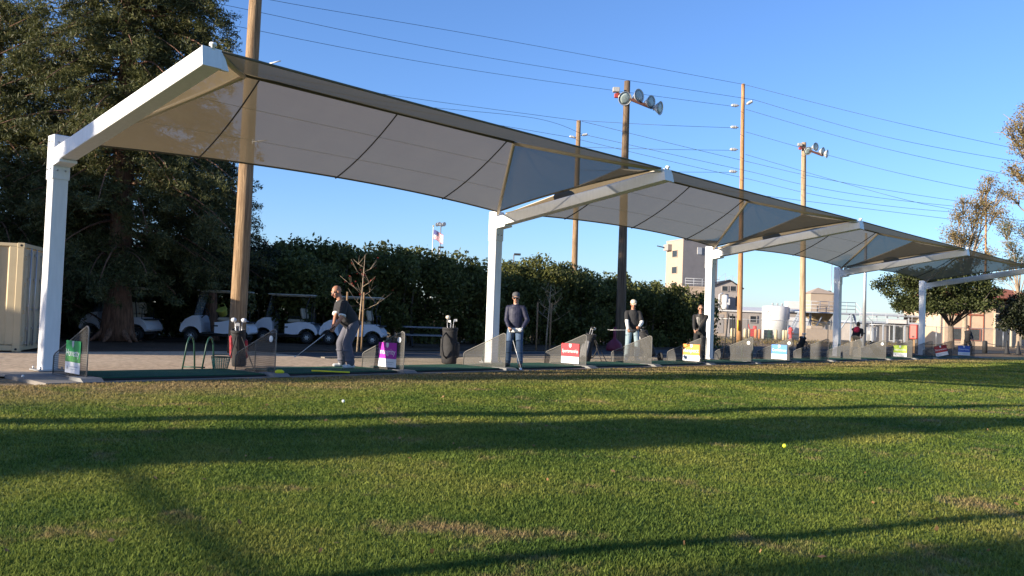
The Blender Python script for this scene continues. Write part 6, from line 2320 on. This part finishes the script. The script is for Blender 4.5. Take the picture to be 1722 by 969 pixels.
# ================================================================== OUT OF VIEW TO THE LEFT: what casts the long shadows, plus a block and rail added for shade
def mast(label, p, q, H, r, arm=None):  # plain unseen posts, no lamps, placed to cast the lawn's shadow lines
    b_ = PQ(p, q)
    o = thing('floodlight_pole', label, 'light pole', b_)
    MB().tube([(0, 0, 0), (0, 0, H)], [r * 1.1, r * 0.9], 10).build('post', WOOD, o)
    if arm:
        e = PQ(arm[0], arm[1]) - b_
        MB().tube([(0, 0, arm[2]), (e.x, e.y, arm[2])], 0.022, 8).build('cross_arm', WOOD, o)


TE = math.tan(SUN_EL)


def q_of(u, v):
    return float(gp(u, v)[:2] @ Q2)


def p_of(u, v):
    return float(gp(u, v)[:2] @ S2)


qA, qB = q_of(1300, 908), q_of(1300, 691)
pd, qd = p_of(205, 790), q_of(205, 790)
pe, qe = p_of(480, 969), q_of(480, 969)
pa_ = pe - 1.75 / TE
mast('post outside the left edge with a horizontal rail added for its shadow', pa_, qA, 4.6, 0.075, (pa_ + pd - pe, qd + 0.25, 1.75))
mast('tall thick post outside the left edge', -13.0, qB, 7.2, 0.24)


def cypress(label, p, q, H, r, seed, n=7000, pw=0.7):
    rs = np.random.default_rng(seed)
    b_ = PQ(p, q)
    o = thing('cypress_tree', label, 'tree', b_)
    MB().tube([(0, 0, 0), (0, 0, H * 0.9)], [0.22, 0.05], 8).build('trunk', BARKG, o)
    z = rs.uniform(0.05, 1, n)
    rad = r * np.minimum(1.0, (1 - z) ** pw * 1.25) * np.sqrt(rs.uniform(0.05, 1, n)) * (1 + 0.2 * np.sin(23 * z))
    a = rs.uniform(0, 2 * math.pi, n)
    C = np.stack([rad * np.cos(a), rad * np.sin(a), z * H], 1)
    np_mesh('crown', leaf_quads(C, 0.30, 0.5), 4, L_DARK, o)


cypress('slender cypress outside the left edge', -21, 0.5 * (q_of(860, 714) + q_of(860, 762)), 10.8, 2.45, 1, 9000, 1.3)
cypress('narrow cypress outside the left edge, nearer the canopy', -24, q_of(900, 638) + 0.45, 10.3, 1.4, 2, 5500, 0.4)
qc = q_of(1500, 940)
ccl = []
for k, (dq, z, r_) in enumerate(((-0.8, 7.0, 0.9), (-1.0, 7.9, 1.0), (-1.0, 6.2, 1.0), (-2.2, 7.4, 1.3), (-2.4, 6.0, 1.3), (-2.2, 8.6, 1.2), (-3.6, 7.0, 1.5), (-3.6, 8.6, 1.4), (-4.8, 7.6, 1.4), (-0.7, 8.6, 0.8), (-0.7, 5.6, 0.8), (-4.6, 6.2, 1.4))):
    v = PQ(0.5 * math.sin(5 * k), dq + 2.6)
    ccl.append(((v.x, v.y, z), (r_, r_, r_)))
branchy('round dark tree outside the left edge, behind the viewer', 'evergreen_tree', PQ(-26, qc - 2.6), 3.5, 0.35, ccl, 14000, L_DARK, 0.36, BARKG, 44, 0.05, False)
cb = thing('shade_blocker', 'unseen stepped block added outside the left edge to shade the hedge', 'building', PQ(-32, 23.6), math.pi / 2 - SUN_AZ)  # no known building: added block that shades the hedge and container
MB().box((5, 1.75, 2.9), (10, 3.5, 5.8)).build('low_shade_block', TANW, cb)
prof_ = [(3.5, 0), (3.5, 10.4), (9.5, 10.4), (11.0, 9.3), (11.5, 9.2), (12.4, 9.9), (13.4, 11.1), (14.4, 11.4), (15.1, 12.7), (16.5, 14.0), (21.0, 14.4), (21.0, 0)]  # top edge stepped to set how high the shade reaches on the hedge
MB().prism([(0, y, z) for y, z in prof_], (10, 0, 0)).build('stepped_shade_block', TANW, cb)

# ================================================================== SKY, SUN, CAMERA
wd = bpy.data.worlds.new('World')
SC.world = wd
wd.use_nodes = True
wn, wl2 = wd.node_tree.nodes, wd.node_tree.links
bg = wn['Background']
sky = wn.new('ShaderNodeTexSky')
sky.sky_type = 'NISHITA'
sky.sun_disc = False
sky.sun_elevation = SUN_EL
sky.sun_rotation = SUN_AZ + math.pi
sky.altitude = 20
sky.air_density = 1.0
sky.dust_density = 0.4
sky.ozone_density = 5.0
wb = wn.new('ShaderNodeMix')
wb.data_type = 'RGBA'
wb.blend_type = 'MULTIPLY'
wb.inputs[0].default_value = 1.0
wb.inputs[7].default_value = (0.98, 0.94, 1.06, 1)
wl2.new(sky.outputs['Color'], wb.inputs[6])
wl2.new(wb.outputs[2], bg.inputs['Color'])
bg.inputs['Strength'].default_value = 0.116

sl = bpy.data.lights.new('sun', 'SUN')
sl.energy = 5.0
sl.angle = R(0.55)
sl.color = (1.0, 0.87, 0.69)
so = bpy.data.objects.new('sun', sl)
COL.objects.link(so)
dirv = Vector((math.sin(SUN_AZ) * math.cos(SUN_EL), math.cos(SUN_AZ) * math.cos(SUN_EL), -math.sin(SUN_EL)))
so.rotation_euler = dirv.to_track_quat('-Z', 'Y').to_euler()
so.location = (-40, -20, 30)

cd = bpy.data.cameras.new('camera')
cd.sensor_fit = 'HORIZONTAL'
cd.sensor_width = 36.0
cd.lens = 36.0 * F_PX / 1722.0
cd.clip_end = 4000
cd.clip_start = 0.05
co = bpy.data.objects.new('camera', cd)
COL.objects.link(co)
co.location = (0, 0, CAM_H)
# look along +y, pitch up, then roll
m = Matrix.Rotation(R(90) + PITCH, 4, 'X') @ Matrix.Rotation(ROLL, 4, 'Z')
co.rotation_euler = m.to_euler()
SC.camera = co

SC.view_settings.view_transform = 'Standard'
SC.view_settings.look = 'None'
SC.view_settings.exposure = 1.15
SC.view_settings.gamma = 1
SC.view_settings.use_curve_mapping = False
SC.cycles.use_denoising = True
SC.cycles.max_bounces = 8
SC.cycles.diffuse_bounces = 4
SC.cycles.transparent_max_bounces = 16
SC.cycles.sample_clamp_indirect = 6
